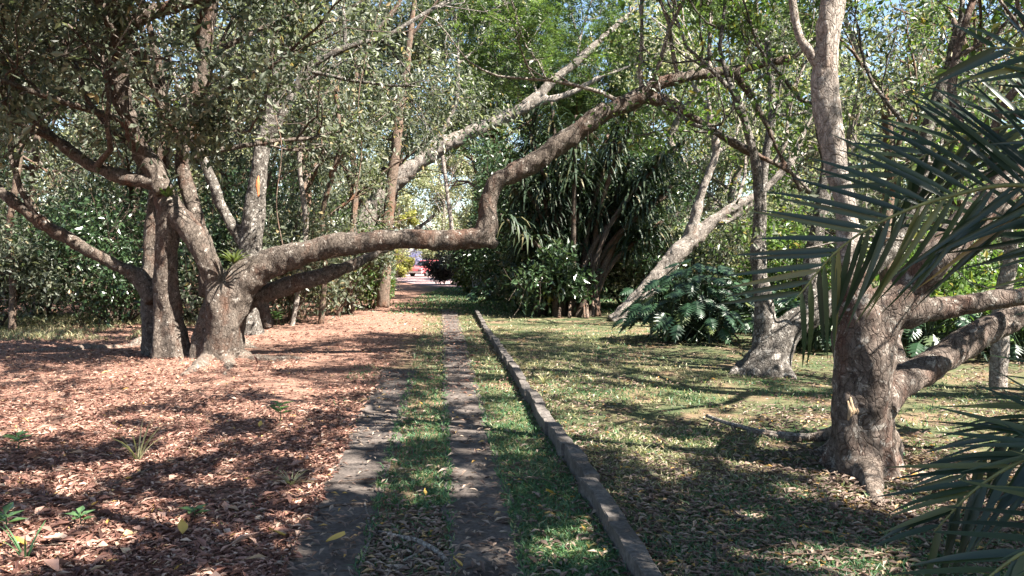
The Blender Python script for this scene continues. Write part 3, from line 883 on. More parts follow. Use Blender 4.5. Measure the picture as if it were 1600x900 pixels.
def near_right_tree():
    D = 5.7
    base = G(1352, 735); D = base[1]
    root = empty('leaning_tree', base, 'red-brown forked tree with a thick flared trunk behind the palm fronds', 'tree')
    limbs = [
        L_(D, [(1352, 775, 66), (1350, 735, 58), (1349, 690, 48), (1348, 640, 45), (1348, 590, 45), (1350, 545, 46), (1345, 500, 42), (1333, 460, 32), (1328, 420, 24)], 0, flute=(.16, 5), sides=30, freq=4),
        L_(D, [(1330, 440, 23), (1326, 390, 18), (1322, 340, 16), (1314, 290, 17), (1302, 235, 18), (1293, 180, 19), (1288, 130, 20), (1292, 70, 18), (1300, 10, 17), (1306, -60, 17), (1318, -160, 14)], 1, freq=4, sides=24),
        L_(D, [(1285, 105, 12), (1268, 85, 9), (1250, 60, 7), (1240, 20, 6), (1232, -40, 5)], 1, sides=12),
        L_(D, [(1350, 540, 44), (1372, 495, 38), (1400, 466, 33), (1430, 440, 29), (1462, 405, 27, 5.7), (1500, 360, 25, 5.8), (1560, 300, 22, 5.9), (1640, 220, 18, 6.0)], 2, sides=24),
        L_(D, [(1390, 490, 24), (1420, 490, 22), (1445, 485, 18), (1500, 476, 17), (1560, 468, 16), (1640, 458, 15), (1760, 440, 12)], 2, sides=20),
        L_(6.2, [(1375, 640, 26, 5.7), (1400, 605, 24, 5.9), (1440, 580, 25, 6.1), (1490, 548, 24, 6.3), (1540, 515, 22, 6.4), (1600, 488, 20, 6.5), (1700, 440, 16, 6.6)], 2, sides=20),
        L_(6.4, [(1400, 610, 14, 6.0), (1405, 560, 13, 6.2), (1398, 520, 11, 6.4), (1420, 470, 9, 6.6)], 2, sides=14),
        # flared roots
        dict(p=[P(1345, 690, D), G(1325, 705) + (0, 0, .08), G(1300, 712) + (0, 0, .05), G(1265, 712) + (0, 0, .0)], r=[.14, .12, .08, .03], part=3, sides=14),
        dict(p=[P(1352, 690, D), G(1356, 745) + (0, 0, .07), G(1366, 772) + (0, 0, .01), G(1374, 795) + (0, 0, -.03), G(1385, 820) + (0, 0, -.06)], r=[.17, .11, .06, .04, .02], part=3, sides=14),
        dict(p=[P(1370, 680, D), G(1392, 715) + (0, 0, .08), G(1402, 740) + (0, 0, .0)], r=[.14, .10, .04], part=3, sides=14),
        dict(p=[P(1330, 660, D + .2), G(1300, 690) + (0, 0, .06), G(1240, 690) + (0, 0, .02), G(1190, 682) + (0, 0, .02), G(1150, 672) + (0, 0, -.01)], r=[.12, .07, .04, .032, .015], part=3, sides=12),
    ]
    fuse(limbs, .014, base, BARK['near'], root, 31, .007, 10, ['trunk', 'upright_stem', 'limb', 'root'], {1: BARK['stem'], 3: BARK['root']})
    mb = MB()   # torn knot of pale dead wood on the trunk face
    c = P(1330, 640, D - .125)
    for k in range(5):
        q = c + np.array(((k - 2) * .017, 0, 0))
        mb.tube(np.array([q + (0, -.03, -.09 + .02 * (k % 3)), q + (.005, -.055, 0), q + (-.004, -.03, .07 + .03 * (k % 2))]), [.012, .017, .008], sides=7, lump=.3, freq=30, seed=k)
    link('torn_knot', mb.mesh('torn_knot', True, base), plain_mat('dead_wood', (.34, .24, .15), .85, .4, 30, bump=.4), root)
    rng = np.random.default_rng(202)
    st = [(P(1306, -60, D), (-.4, .4, .6)), (P(1318, -160, D), (.3, .5, .7)), (P(1318, -160, D), (.1, -.6, .7)), (P(1232, -40, D), (-.8, .3, .5)), (P(1232, -40, D), (-.3, -.6, .7)), (P(1318, -160, D), (-.6, -.1, .8)), (P(1300, 0, D), (.7, .4, .6)),
          (P(1640, 220, 6), (.4, .3, .8)), (P(1640, 220, 6), (.8, -.3, .6)), (P(1560, 300, 5.9), (-.1, .6, .9)), (P(1760, 440, 5.7), (.8, .2, .8)), (P(1700, 440, 6.6), (.6, .5, .8)), (P(1500, 200, 6.4), (0, .4, 1))]
    tubes, anchors = grow_from(rng, st, 1.9, .045, 2, nchild=(3, 5), spread=.7)
    link('branchwork', tubes_mesh('branchwork', tubes, base), BARK['near'], root)
    lim_ = above_line([(600, -60), (1000, 20), (1120, 60), (1250, 40), (1330, 110), (1450, 190), (1600, 250), (2500, 700)])
    lim = lambda q: lim_(q) & canopy_gaps(q)
    crown_part('crown', root, base, rng, anchors, M['leaf_mid'], 'leaf', 12, .2, .10, lim, .41)
near_right_tree()

def mottled_tree():
    base = G(1195, 582); D = base[1]
    root = empty('mottled_tree', base, 'low forked tree with black-and-white mottled bark left of the red-brown trunk', 'tree')
    limbs = [
        L_(D, [(1195, 592, 50), (1198, 570, 38), (1208, 545, 30), (1222, 522, 26), (1245, 505, 22), (1275, 488, 19), (1310, 465, 16), (1350, 430, 14), (1400, 380, 13), (1440, 300, 12), (1445, 220, 11), (1478, 120, 9), (1500, 40, 7)], 0, flute=(.12, 5)),
        L_(D, [(1196, 565, 28), (1197, 520, 19), (1195, 480, 16), (1188, 440, 12), (1182, 390, 10), (1186, 320, 9), (1178, 240, 7), (1150, 150, 6)], 1),
        L_(D, [(1258, 505, 15), (1266, 470, 14), (1268, 420, 13), (1275, 370, 12), (1285, 320, 11), (1292, 260, 9, 11.2), (1280, 170, 8, 11.4), (1296, 80, 6, 11.6)], 1),
        dict(p=[P(1180, 572, D), G(1160, 580) + (0, 0, .06), G(1140, 585) + (0, 0, -.02)], r=[.16, .1, .03], part=2),
        dict(p=[P(1210, 572, D), G(1228, 586) + (0, 0, .05), G(1242, 592) + (0, 0, -.02)], r=[.16, .09, .03], part=2),
    ]
    fuse(limbs, .026, base, BARK['mottle'], root, 51, .009, 10, ['trunk', 'stem', 'root'])
    rng = np.random.default_rng(303)
    st = [(P(1500, 40, D), (.2, .2, 1)), (P(1150, 150, D), (-.6, .2, .7)), (P(1150, 150, D), (.1, .5, .9)), (P(1296, 80, 11.6), (.2, .4, .9)), (P(1280, 170, 11.4), (-.5, .5, .5)), (P(1478, 120, D), (.7, .2, .6)), (P(1440, 300, D), (.6, .5, .6)), (P(1182, 240, D), (-.5, .4, .5)), (P(1445, 220, D), (-.4, .3, .7)), (P(1500, 40, D), (.9, -.2, .6))]
    tubes, anchors = grow_from(rng, st, 1.9, .04, 2, nchild=(3, 5), spread=.7)
    link('branchwork', tubes_mesh('branchwork', tubes, base), BARK['mottle'], root)
    crown_part('crown', root, base, rng, anchors, M['leaf_mid'], 'leaf', 11, .22, .10, above_line([(900, 200), (1100, 260), (1300, 250), (1500, 320), (1800, 330)]))
mottled_tree()

def stump_tree():
    base = G(972, 502); D = base[1]
    root = empty('tilted_tree', base, 'pale tree leaning far over to the right beside the strap-leaved clump', 'tree')
    limbs = [L_(D, [(962, 508, 20), (985, 485, 16), (1010, 455, 15), (1035, 425, 14), (1060, 395, 14), (1082, 376, 13), (1110, 350, 10), (1150, 322, 8), (1190, 300, 6), (1240, 250, 5)], 0, flute=(.15, 4)),
             L_(D, [(1070, 388, 10), (1085, 345, 8), (1096, 300, 7), (1118, 240, 6), (1110, 180, 5)], 1), L_(D, [(1118, 345, 7), (1140, 345, 5), (1175, 318, 4)], 1)]
    fuse(limbs, .04, base, BARK['pale'], root, 61, .014, 7, ['trunk', 'limb'])
    rng = np.random.default_rng(404)
    tubes, anchors = grow_from(rng, [(P(1240, 250, D), (.6, .2, .7)), (P(1110, 180, D), (0, .2, 1)), (P(1110, 180, D), (-.6, .2, .6)), (P(1190, 300, D), (.4, .4, .5)), (P(1118, 240, D), (.6, .3, .7)), (P(1150, 320, D), (0, .5, .9))], 2.6, .05, 2, nchild=(3, 4))
    link('branchwork', tubes_mesh('branchwork', tubes, base), BARK['pale'], root)
    crown_part('crown', root, base, rng, anchors, M['leaf_pale'], 'leaf', 14, .28, .12)
stump_tree()

def pole_tree():
    base = G(600, 466); D = 24.0
    base = P(598, 460, D); base[2] = 0
    root = empty('slender_tree', base, 'slender forked brown tree rising behind the arching limb left of the track', 'tree')
    limbs = [L_(D, [(598, 480, 10), (603, 400, 9), (606, 350, 9), (612, 280, 8), (620, 220, 8), (624, 172, 8), (634, 120, 6), (640, 60, 5), (650, -20, 4)], 0),
             L_(D, [(624, 176, 7), (600, 140, 5), (578, 112, 5), (570, 90, 4.5), (580, 60, 4.5), (605, 30, 4), (625, 0, 4), (640, -60, 3)], 1),
             L_(D, [(575, 112, 4), (545, 85, 3.5), (500, 60, 3), (450, 30, 2)], 1)]
    fuse(limbs, .04, base, BARK['brown'], root, 71, .01, 7, ['trunk', 'limb'])
    rng = np.random.default_rng(505)
    tubes, anchors = grow_from(rng, [(P(650, -20, D), (0, .2, 1)), (P(640, -60, D), (-.3, .4, 1)), (P(450, 30, D), (-.7, 0, .5)), (P(640, 60, D), (.7, 0, .6)), (P(500, 60, D), (-.2, .5, .9)), (P(620, 0, D), (.5, -.4, .7)), (P(620, 220, D), (-.9, .2, .3))], 3.0, .05, 2)
    link('branchwork', tubes_mesh('branchwork', tubes, base), BARK['brown'], root)
    crown_part('crown', root, base, rng, anchors, M['leaf_grey'], 'leaf', 24, .32, .14, gap_limit, .3)
pole_tree()

def diagonal_tree():
    D = 28.0
    base = P(540, 452, D); base[2] = 0
    root = empty('slanting_tree', base, 'pale-barked tree slanting up to the right over the track, behind the arching limb', 'tree')
    limbs = [L_(D, [(535, 475, 18), (552, 400, 16), (580, 330, 15), (615, 287, 14), (650, 258, 12), (690, 230, 12), (730, 210, 11), (770, 192, 10), (822, 166, 9), (860, 130, 7), (900, 98, 6.5), (935, 65, 5), (985, 20, 4)], 0),
             L_(D, [(640, 262, 7), (668, 232, 5), (692, 205, 4), (712, 160, 4), (716, 100, 3)], 1), L_(D, [(830, 160, 7), (880, 150, 5), (940, 120, 4)], 1)]
    fuse(limbs, .05, base, BARK['pale'], root, 81, .02, 6, ['trunk', 'limb'])
    rng = np.random.default_rng(606)
    tubes, anchors = grow_from(rng, [(P(985, 20, D), (.5, .2, .8)), (P(716, 100, D), (-.1, .3, 1)), (P(940, 120, D), (.8, .2, .3)), (P(900, 98, D), (.1, .5, .9)), (P(770, 190, D), (0, .6, .8)), (P(840, 150, D), (-.4, .1, .9)), (P(716, 100, D), (.6, .3, .7)), (P(985, 20, D), (-.5, .1, .9))], 3.2, .05, 2)
    link('branchwork', tubes_mesh('branchwork', tubes, base), BARK['pale'], root)
    crown_part('crown', root, base, rng, anchors, M['leaf_feather'], 'feather', 5, .3, .5, above_line([(500, 200), (700, 190), (820, 190), (1000, 220), (1200, 230)]), .33)
diagonal_tree()

def scarred_tree():
    D = 16.5
    base = P(392, 470, D); base[2] = 0
    root = empty('scarred_tree', base, 'pale tree with an orange bark scar directly behind the many-stemmed tree', 'tree')
    limbs = [L_(D, [(380, 560, 36), (384, 520, 27), (388, 450, 20), (392, 380, 19), (398, 330, 17), (402, 290, 13), (410, 230, 12), (424, 160, 11), (438, 100, 9), (470, 20, 8), (480, -60, 6)], 0),
             L_(D, [(408, 240, 9), (440, 180, 8), (480, 110, 7), (540, 75, 5), (600, 60, 4)], 1), L_(D, [(392, 400, 10), (350, 330, 9), (330, 280, 8), (300, 200, 7)], 1)]
    fuse(limbs, .035, base, BARK['mottle'], root, 91, .014, 8, ['trunk', 'limb'])
    mb = MB(); q = P(404, 290, D - .13)
    mb.tube(*catmull([q + (0, 0, -.32), q + (-.01, -.03, 0), q + (.03, 0, .35)], [.012, .05, .012], .04), sides=12, lump=.35, freq=14, seed=4)
    link('bark_scar', mb.mesh('bark_scar', True, base), plain_mat('raw_wood', (.42, .15, .06), .8, .35, 9, bump=.3), root)
    rng = np.random.default_rng(707)
    tubes, anchors = grow_from(rng, [(P(480, -60, D), (0, .2, 1)), (P(600, 60, D), (.7, .2, .4)), (P(300, 200, D), (-.5, .4, .6)), (P(540, 75, D), (.1, .2, 1)), (P(470, 20, D), (-.6, 0, .6)), (P(424, 160, D), (.4, .6, .3)), (P(600, 60, D), (.3, .5, -.2)), (P(480, 110, D), (.6, .3, -.1))], 2.6, .05, 2)
    link('branchwork', tubes_mesh('branchwork', tubes, base), BARK['mottle'], root)
    crown_part('crown', root, base, rng, anchors, M['leaf_grey'], 'leaf', 16, .26, .115, above_line([(0, 420), (380, 400), (420, 400), (600, 330), (680, 250)]))
scarred_tree()

# ------------------------------------------------------------------ trees and shrubs further back
def wood_tree(name, px, D, label, H, R, r0, mat, bark, seed, style='leaf', low=.25, size=.15, per=14, lean=(0, 0), limit=gap_limit, group=None, starts=None, xy=None, hole=.45, hf=.7, sp=.06):
    rng = np.random.default_rng(seed)
    if xy is None:
        base = P(px, 440, D); base[2] = 0
    else:
        base = np.array((xy[0], xy[1], 0.0))
    base[2] = hg(base[0], base[1])
    root = empty(name, base, label, 'tree', group)
    top = base + np.array((lean[0], lean[1], H * .82))
    n = 6
    pts = [base + (top - base) * t + np.array((rng.normal(0, .03 * H), rng.normal(0, .03 * H), 0)) * (t > 0) for t in np.linspace(0, 1, n)]
    pts[0] = base - np.array((0, 0, .15))
    a, b = catmull(pts, np.concatenate([[r0 * 1.35], np.linspace(r0 * .95, r0 * .3, n - 1)]), .25)
    mb = MB(); mb.tube(a, b, sides=10, lump=.14, freq=3, seed=seed, flute=(.12, 5))
    link('trunk', mb.mesh('trunk', True, base), bark, root)
    tubes, anchors = [], []
    nb = starts or max(7, int(H * 1.1))
    for k in range(nb):
        t = low + (1 - low) * (k + rng.uniform(0, 1)) / nb
        i = int(t * (len(a) - 1)); q = a[i]
        ang = k * 2.4 + rng.uniform(-.5, .5)
        el = rng.uniform(-.05, .55) + .5 * t
        d = np.array((math.cos(ang), math.sin(ang), el))
        grow(rng, q, d, R * rng.uniform(.45, .7) * (1.15 - .45 * t), b[i] * .5, 2, tubes, anchors, (3, 4), .7, .08, .2)
    if xy is not None and limit is not None:
        tubes = [t_ for t_ in tubes if above_line([(-9000, 0), (9000, 0)])(t_[0]).all()]
    link('branchwork', tubes_mesh('branchwork', tubes, base, .006), bark, root)
    crown_part('crown', root, base, rng, anchors, mat, style, per, R * sp, size, limit, hole, hf)
    return root

def shrub(name, px, D, label, H, R, mat, seed, size=.135, per=12, stems=7, cat='shrub', limit=gap_limit, xy=None, bark='dark', group=None, hole=.34):
    rng = np.random.default_rng(seed)
    if xy is None:
        base = P(px, 440, D)
    else:
        base = np.array((xy[0], xy[1], 0.0))
    base[2] = hg(base[0], base[1])
    root = empty(name, base, label, cat, group)
    tubes, anchors = [], []
    for k in range(stems):
        ang = k * 2.4 + rng.uniform(-.4, .4)
        out_ = rng.uniform(.15, .9)
        d = np.array((math.cos(ang) * out_ * R, math.sin(ang) * out_ * R, H * rng.uniform(.55, .8)))
        grow(rng, base + np.array((math.cos(ang), math.sin(ang), 0)) * .12 * R, d, np.linalg.norm(d) * .75, .018 + .006 * H, 2, tubes, anchors, (3, 5), .75, .03, .2)
    anchors = [(q, d) for q, d in anchors if q[2] > base[2] + .12]
    link('stem', tubes_mesh('stem', tubes, base, .006), BARK[bark], root)
    crown_part('foliage', root, base, rng, anchors, mat, 'leaf', per, .13 * R + .05, size, limit, hole)
    return root

GB = 'background trees left of the track'; GR = 'background trees right of the track'
W = wood_tree
W('leafy_tree', -60, 19, 'grey-leaved tree at the left edge of the picture', 9, 3.6, .16, M['leaf_grey'], BARK['pale'], 1001, group=GB)
W('leafy_tree', 60, 24, 'dark-leaved tree with blue sky showing through, at the far left', 10, 4.0, .2, M['leaf_dark'], BARK['brown'], 1002, group=GB)
W('leafy_tree', 200, 21, 'grey-green tree rising directly behind the two upright stems', 10, 3.8, .2, M['leaf_grey'], BARK['dark'], 1003, group=GB)
W('leafy_tree', 330, 26, 'tall dull-green tree behind the pale scarred trunk', 12, 4.2, .22, M['leaf_grey'], BARK['brown'], 1004, group=GB)
W('leafy_tree', 465, 21, 'thickly leaved tree above the low arching limb', 9.5, 3.3, .18, M['leaf_grey'], BARK['brown'], 1005, group=GB)
W('leafy_tree', 545, 30, 'dusty green tree beside the slender forked tree', 12, 3.8, .2, M['leaf_grey'], BARK['dark'], 1006, group=GB)
W('leafy_tree', 420, 37, 'tall far tree seen between the upper stems left of the track', 15, 5.0, .3, M['leaf_pale'], BARK['pale'], 1007, size=.2, group=GB)
W('leafy_tree', 150, 38, 'tall pale far tree behind the leftmost trees', 15, 5.5, .3, M['leaf_grey'], BARK['pale'], 1008, size=.2, group=GB)
W('leafy_tree', -80, 36, 'far dark tree at the extreme left edge behind the grey one', 14, 5.0, .3, M['leaf_dark'], BARK['brown'], 1018, size=.2, group=GB)
W('leafy_tree', 585, 34, 'high-crowned tree leaning over the far end of the track', 14, 4.6, .2, M['leaf_grey'], BARK['brown'], 1025, low=.5, lean=(2.6, 0), size=.17, per=20, hole=.28, group=GB)
W('leafy_tree', 785, 41, 'tall feathery tree filling the sky above the bend of the arching limb', 17, 5.4, .26, M['leaf_feather'], BARK['brown'], 1026, 'feather', low=.45, size=.6, per=5, hole=.2, group=GR)
W('leafy_tree', 838, 38, 'tall dark tree behind the strap-leaved clump', 13, 4.0, .24, M['leaf_dark'], BARK['dark'], 1009, size=.16, group=GR)
W('leafy_tree', 925, 36, 'bright feathery tree above the strap-leaved clump', 13, 4.0, .22, M['leaf_feather'], BARK['brown'], 1010, 'feather', low=.5, size=.5, per=4, group=GR)
W('leafy_tree', 1060, 33, 'mid-green tree behind the tree that leans to the right', 14, 4.6, .25, M['leaf_mid'], BARK['pale'], 1011, size=.17, group=GR)
W('leafy_tree', 1180, 30, 'grey-green tree behind the mottled trunk', 11, 3.8, .2, M['leaf_grey'], BARK['pale'], 1012, group=GR)
W('leafy_tree', 1330, 21, 'tree filling the gap behind the upright pinkish stem', 10, 3.8, .2, M['leaf_mid'], BARK['pale'], 1013, group=GR)
W('leafy_tree', 1480, 19, 'leafy tree behind the palm fronds', 9.5, 3.6, .2, M['leaf_grey'], BARK['brown'], 1014, group=GR)
W('leafy_tree', 1620, 24, 'tree at the right edge behind the palm', 11, 4.0, .22, M['leaf_mid'], BARK['brown'], 1015, group=GR)
W('leafy_tree', 1260, 38, 'far tall tree with yellowish leaves right of the leaning tree', 15, 5.2, .3, M['leaf_pale'], BARK['pale'], 1016, size=.2, group=GR)
W('leafy_tree', 1470, 36, 'far dull tree high behind the palm fronds', 15, 5.2, .3, M['leaf_grey'], BARK['brown'], 1017, size=.2, group=GR)
W('leafy_tree', 760, 50, 'far sunlit tree above the dark bush at the end of the track', 17, 5.0, .3, M['leaf_mid'], BARK['brown'], 1019, size=.24, low=.4, group=GR)
FAR = 'far trees closing the grove'
far_src = []
def copy_thing(src, loc, rot, sc, label):
    r = src.copy(); COL.objects.link(r); r.location = loc; r.rotation_euler = (0, 0, rot); r.scale = (sc,) * 3; r['label'] = label
    for ch in src.children:
        c = ch.copy(); COL.objects.link(c); c.parent = r
    return r
for k_, (px_, D_, m_, lb_) in enumerate(((-120, 58, 'leaf_grey', 'far tree closing the view at the extreme left'), (40, 55, 'leaf_pale', 'far pale tree above the thin post-like trunk'), (200, 60, 'leaf_grey', 'far tree seen past the left side of the upright stems'),
        (350, 56, 'leaf_pale', 'far pale tree seen above the fork of the big tree'), (480, 62, 'leaf_grey', 'far tree above the middle of the arching limb'), (880, 58, 'leaf_mid', 'far green tree above the strap-leaved clump'), (1000, 52, 'leaf_pale', 'far pale tree above the leaning pale trunk'),
        (1120, 60, 'leaf_mid', 'far green tree left of the mottled stems'), (1240, 54, 'leaf_pale', 'far yellowish tree between the mottled stems and the upright stem'), (1370, 60, 'leaf_grey', 'far tree just right of the upright pinkish stem'), (1500, 54, 'leaf_pale', 'far pale tree behind the upper palm frond'), (1640, 58, 'leaf_grey', 'far tree closing the view at the extreme right'))):
    if k_ < 4:
        far_src.append(W('leafy_tree', px_, D_, lb_, 14.5 + (k_ % 3) * 2, 6.0, .32, M[m_], BARK['pale' if k_ % 2 else 'brown'], 1200 + k_, size=.30, low=.06, per=12, group=FAR, hole=.36))
    else:
        b_ = P(px_, 440, D_)
        copy_thing(far_src[(k_ * 3) % 4], (b_[0], b_[1], hg(b_[0], b_[1])), k_ * 1.3, .92 + .05 * (k_ % 4), lb_)
# sunny garden beyond the drive
gt_ = W('garden_tree', 610, 92, 'sunlit pale tree at the far end of the opening', 15, 6.5, .35, M['leaf_pale'], BARK['pale'], 1020, size=.34, low=.12, limit=None)
W('garden_tree', 700, 96, 'pale silvery tree beyond the parked red car', 17, 7, .35, M['leaf_pale'], BARK['pale'], 1021, size=.34, low=.1, limit=None)
W('garden_tree', 640, 88, 'small yellow-leaved tree at the middle of the opening', 7.5, 2.2, .2, M['leaf_yellow'], BARK['pale'], 1022, size=.28, low=.2, limit=None)
copy_thing(gt_, (P(760, 440, 100)[0], 100, 0), 2.1, 1.05, 'far pale tree behind the dark bush')
copy_thing(gt_, (P(540, 440, 90)[0], 90, 0), 4.0, .95, 'far pale tree hidden behind the slender trunk')
# the grove goes on beside and behind the viewer; its crowns dapple the ground
GS = 'grove trees beside the viewer'
TOP = [(-9000, -60), (9000, -60)]
def shade(label, xy, H, R_, seed, lean=(0, 0), hole=.53, line=TOP, mat='leaf_mid', style='leaf', size=.15, per=38, low=.5, **k):
    W('shade_tree', 0, 0, label, H, R_, .2, M[mat], BARK['brown'], seed, style=style, low=low, size=size, per=per, limit=(lambda q: above_line(line)(q) & canopy_gaps(q)), group=GS, xy=xy, hole=hole, hf=.6, sp=.07, lean=lean, **k)
shade('tree leaning in over the drive from the right of the viewer, outside the picture', (5.6, .7), 9.0, 4.8, 1101, (-3.2, 1.2), .30, per=26, starts=12)
shade('tall tree behind the viewer, outside the picture, shading the near tracks', (6.0, -4.4), 9.5, 4.6, 1102, (-2.5, 2.5), .32, per=26, starts=13)
shade('tall tree past the right edge of the picture, shading the lawn', (9.8, 1.6), 10, 4.8, 1103, (-1.6, 0), .30, per=26, starts=14)
shade('spreading tree past the right edge with feathery leaves above the middle of the drive', (9.6, 7.6), 10.5, 5.2, 1104, (-4.5, 0), .36, [(-9000, -60), (560, -40), (700, 110), (1000, 120), (1240, 100), (1400, 160), (9000, 200)], 'leaf_feather', 'feather', .36, 6, starts=15)
shade('tree with a high crown left of the viewer, leaves hanging into the top corner', (-7.4, 3.4), 11.5, 5.2, 1105, (7.8, 3.4), .26, [(-9000, 150), (60, 120), (180, 70), (350, 50), (560, 10), (700, -30), (9000, -30)], 'leaf_grey', per=30, starts=17, size=.12)

S = shrub
S('bush', -20, 17.5, 'grey-green bush at the left edge beyond the tall grass', 2.6, 1.6, M['leaf_grey'], 2001)
S('bush', 60, 21, 'dark bush between the thin post-like trunk and the spiky palm', 3.2, 1.9, M['leaf_dark'], 2002)
S('bush', 185, 19, 'shadowy bush behind the left side limb of the big tree', 3.0, 1.7, M['leaf_dark'], 2003)
S('bush', 300, 20, 'dark thicket seen through the upside-down V of stems', 3.4, 1.8, M['leaf_dark'], 2004)
S('bush', 440, 19, 'dry thicket under the arching limb by the pale lower limb', 2.6, 1.6, M['leaf_grey'], 2005, bark='brown')
S('bush', 515, 22, 'tangled bush under the arching limb beside the track', 3.2, 1.7, M['leaf_grey'], 2006, bark='brown')
S('bush', 575, 25, 'small-leaved green bush at the left of the track below the limb', 2.8, 1.3, M['leaf_mid'], 2007, size=.10, per=20)
S('bush', 250, 28, 'tall dim bush far behind the many-stemmed tree', 4.5, 2.6, M['leaf_dark'], 2008, size=.16)
S('bush', 410, 29, 'tall dim bush behind the scarred trunk', 4.5, 2.6, M['leaf_dark'], 2009, size=.16)
S('bush', 100, 30, 'broad dim bush far back at the left', 4.5, 3.0, M['leaf_grey'], 2010, size=.17)
S('bush', -80, 26, 'broad dim bush behind the left edge bush', 4.2, 2.6, M['leaf_grey'], 2011, size=.16)
S('bush', 530, 36, 'bush far down the left side of the track', 4.5, 2.4, M['leaf_dark'], 2012, size=.17)
S('purple_bush', 724, 47, 'dark purple-leaved rounded bush at the bend of the brick drive', 2.5, 1.15, M['leaf_purple'], 2013, size=.16, per=30, limit=None)
S('bush', 790, 34, 'dark bush between the pale boulder and the strap-leaved clump', 3.4, 1.7, M['leaf_dark'], 2014, size=.15, per=20, limit=None)
S('bush', 800, 42, 'tall dark bush behind the pale boulder', 5.5, 2.6, M['leaf_dark'], 2015, size=.2)
S('bush', 1000, 26, 'dry grassy-leaved bush behind the leaning pale trunk', 3.0, 1.6, M['leaf_pale'], 2016, bark='pale')
S('bush', 1100, 25, 'dull bush behind the big lobed leaves', 3.6, 2.1, M['leaf_grey'], 2017)
S('bush', 1230, 19, 'green bush between the mottled stems', 2.4, 1.4, M['leaf_mid'], 2018)
S('bush', 1330, 26, 'tall grey bush behind the red-brown trunk', 4.0, 2.6, M['leaf_grey'], 2019, size=.16)
S('bush', 1450, 15, 'leafy green bush under the horizontal limb at the right', 1.9, 1.2, M['leaf_mid'], 2020)
S('bush', 1580, 13, 'low green bush at the right edge under the limbs', 1.7, 1.2, M['leaf_mid'], 2021)
S('bush', 1560, 22, 'tall bush at the right edge behind the palm fronds', 4.2, 2.6, M['leaf_grey'], 2022, size=.15)
S('bush', 1190, 32, 'tall pale bush far behind the mottled trunk', 4.6, 2.8, M['leaf_pale'], 2023, size=.18)
S('bush', 930, 36, 'tall dim bush behind the strap-leaved clump', 5, 2.8, M['leaf_dark'], 2024, size=.18)
S('bush', 850, 26, 'tall black-green bush crowding the left of the strap-leaved clump', 5.2, 1.9, M['leaf_dark'], 2030, size=.16, per=22, stems=9)
S('bush', 838, 22.6, 'dark broad-leaved shrub against the left foot of the strap-leaved clump', 3.0, 1.1, M['leaf_dark'], 2032, size=.17, per=20, stems=7)
S('bush', 985, 25, 'tall black-green bush crowding the right of the strap-leaved clump', 4.6, 1.8, M['leaf_dark'], 2031, size=.15, per=20, stems=8)
S('yellow_bush', 622, 66, 'bright yellow-green bush left of the parked red car', 1.9, .9, M['leaf_yellow'], 2025, size=.2, per=24, limit=None)
S('violet_bush', 642, 82, 'small bush with violet-blue flowers behind the yellow bush', 2.6, .9, M['violet'], 2026, size=.16, per=5, limit=None)
S('garden_bush', 690, 84, 'pale clipped bush behind the parked red car', 3.2, 2.4, M['leaf_pale'], 2027, size=.24, limit=None)
S('garden_bush', 600, 80, 'sunlit bush behind the left verge at the end of the track', 3.6, 2.4, M['leaf_pale'], 2028, size=.24, limit=None)
S('bright_plant', 743, 37, 'bright green low plant at the right of the track by the verge', 1.1, .75, M['leaf_fern'], 2029, size=.22, per=12, limit=None, cat='plant')

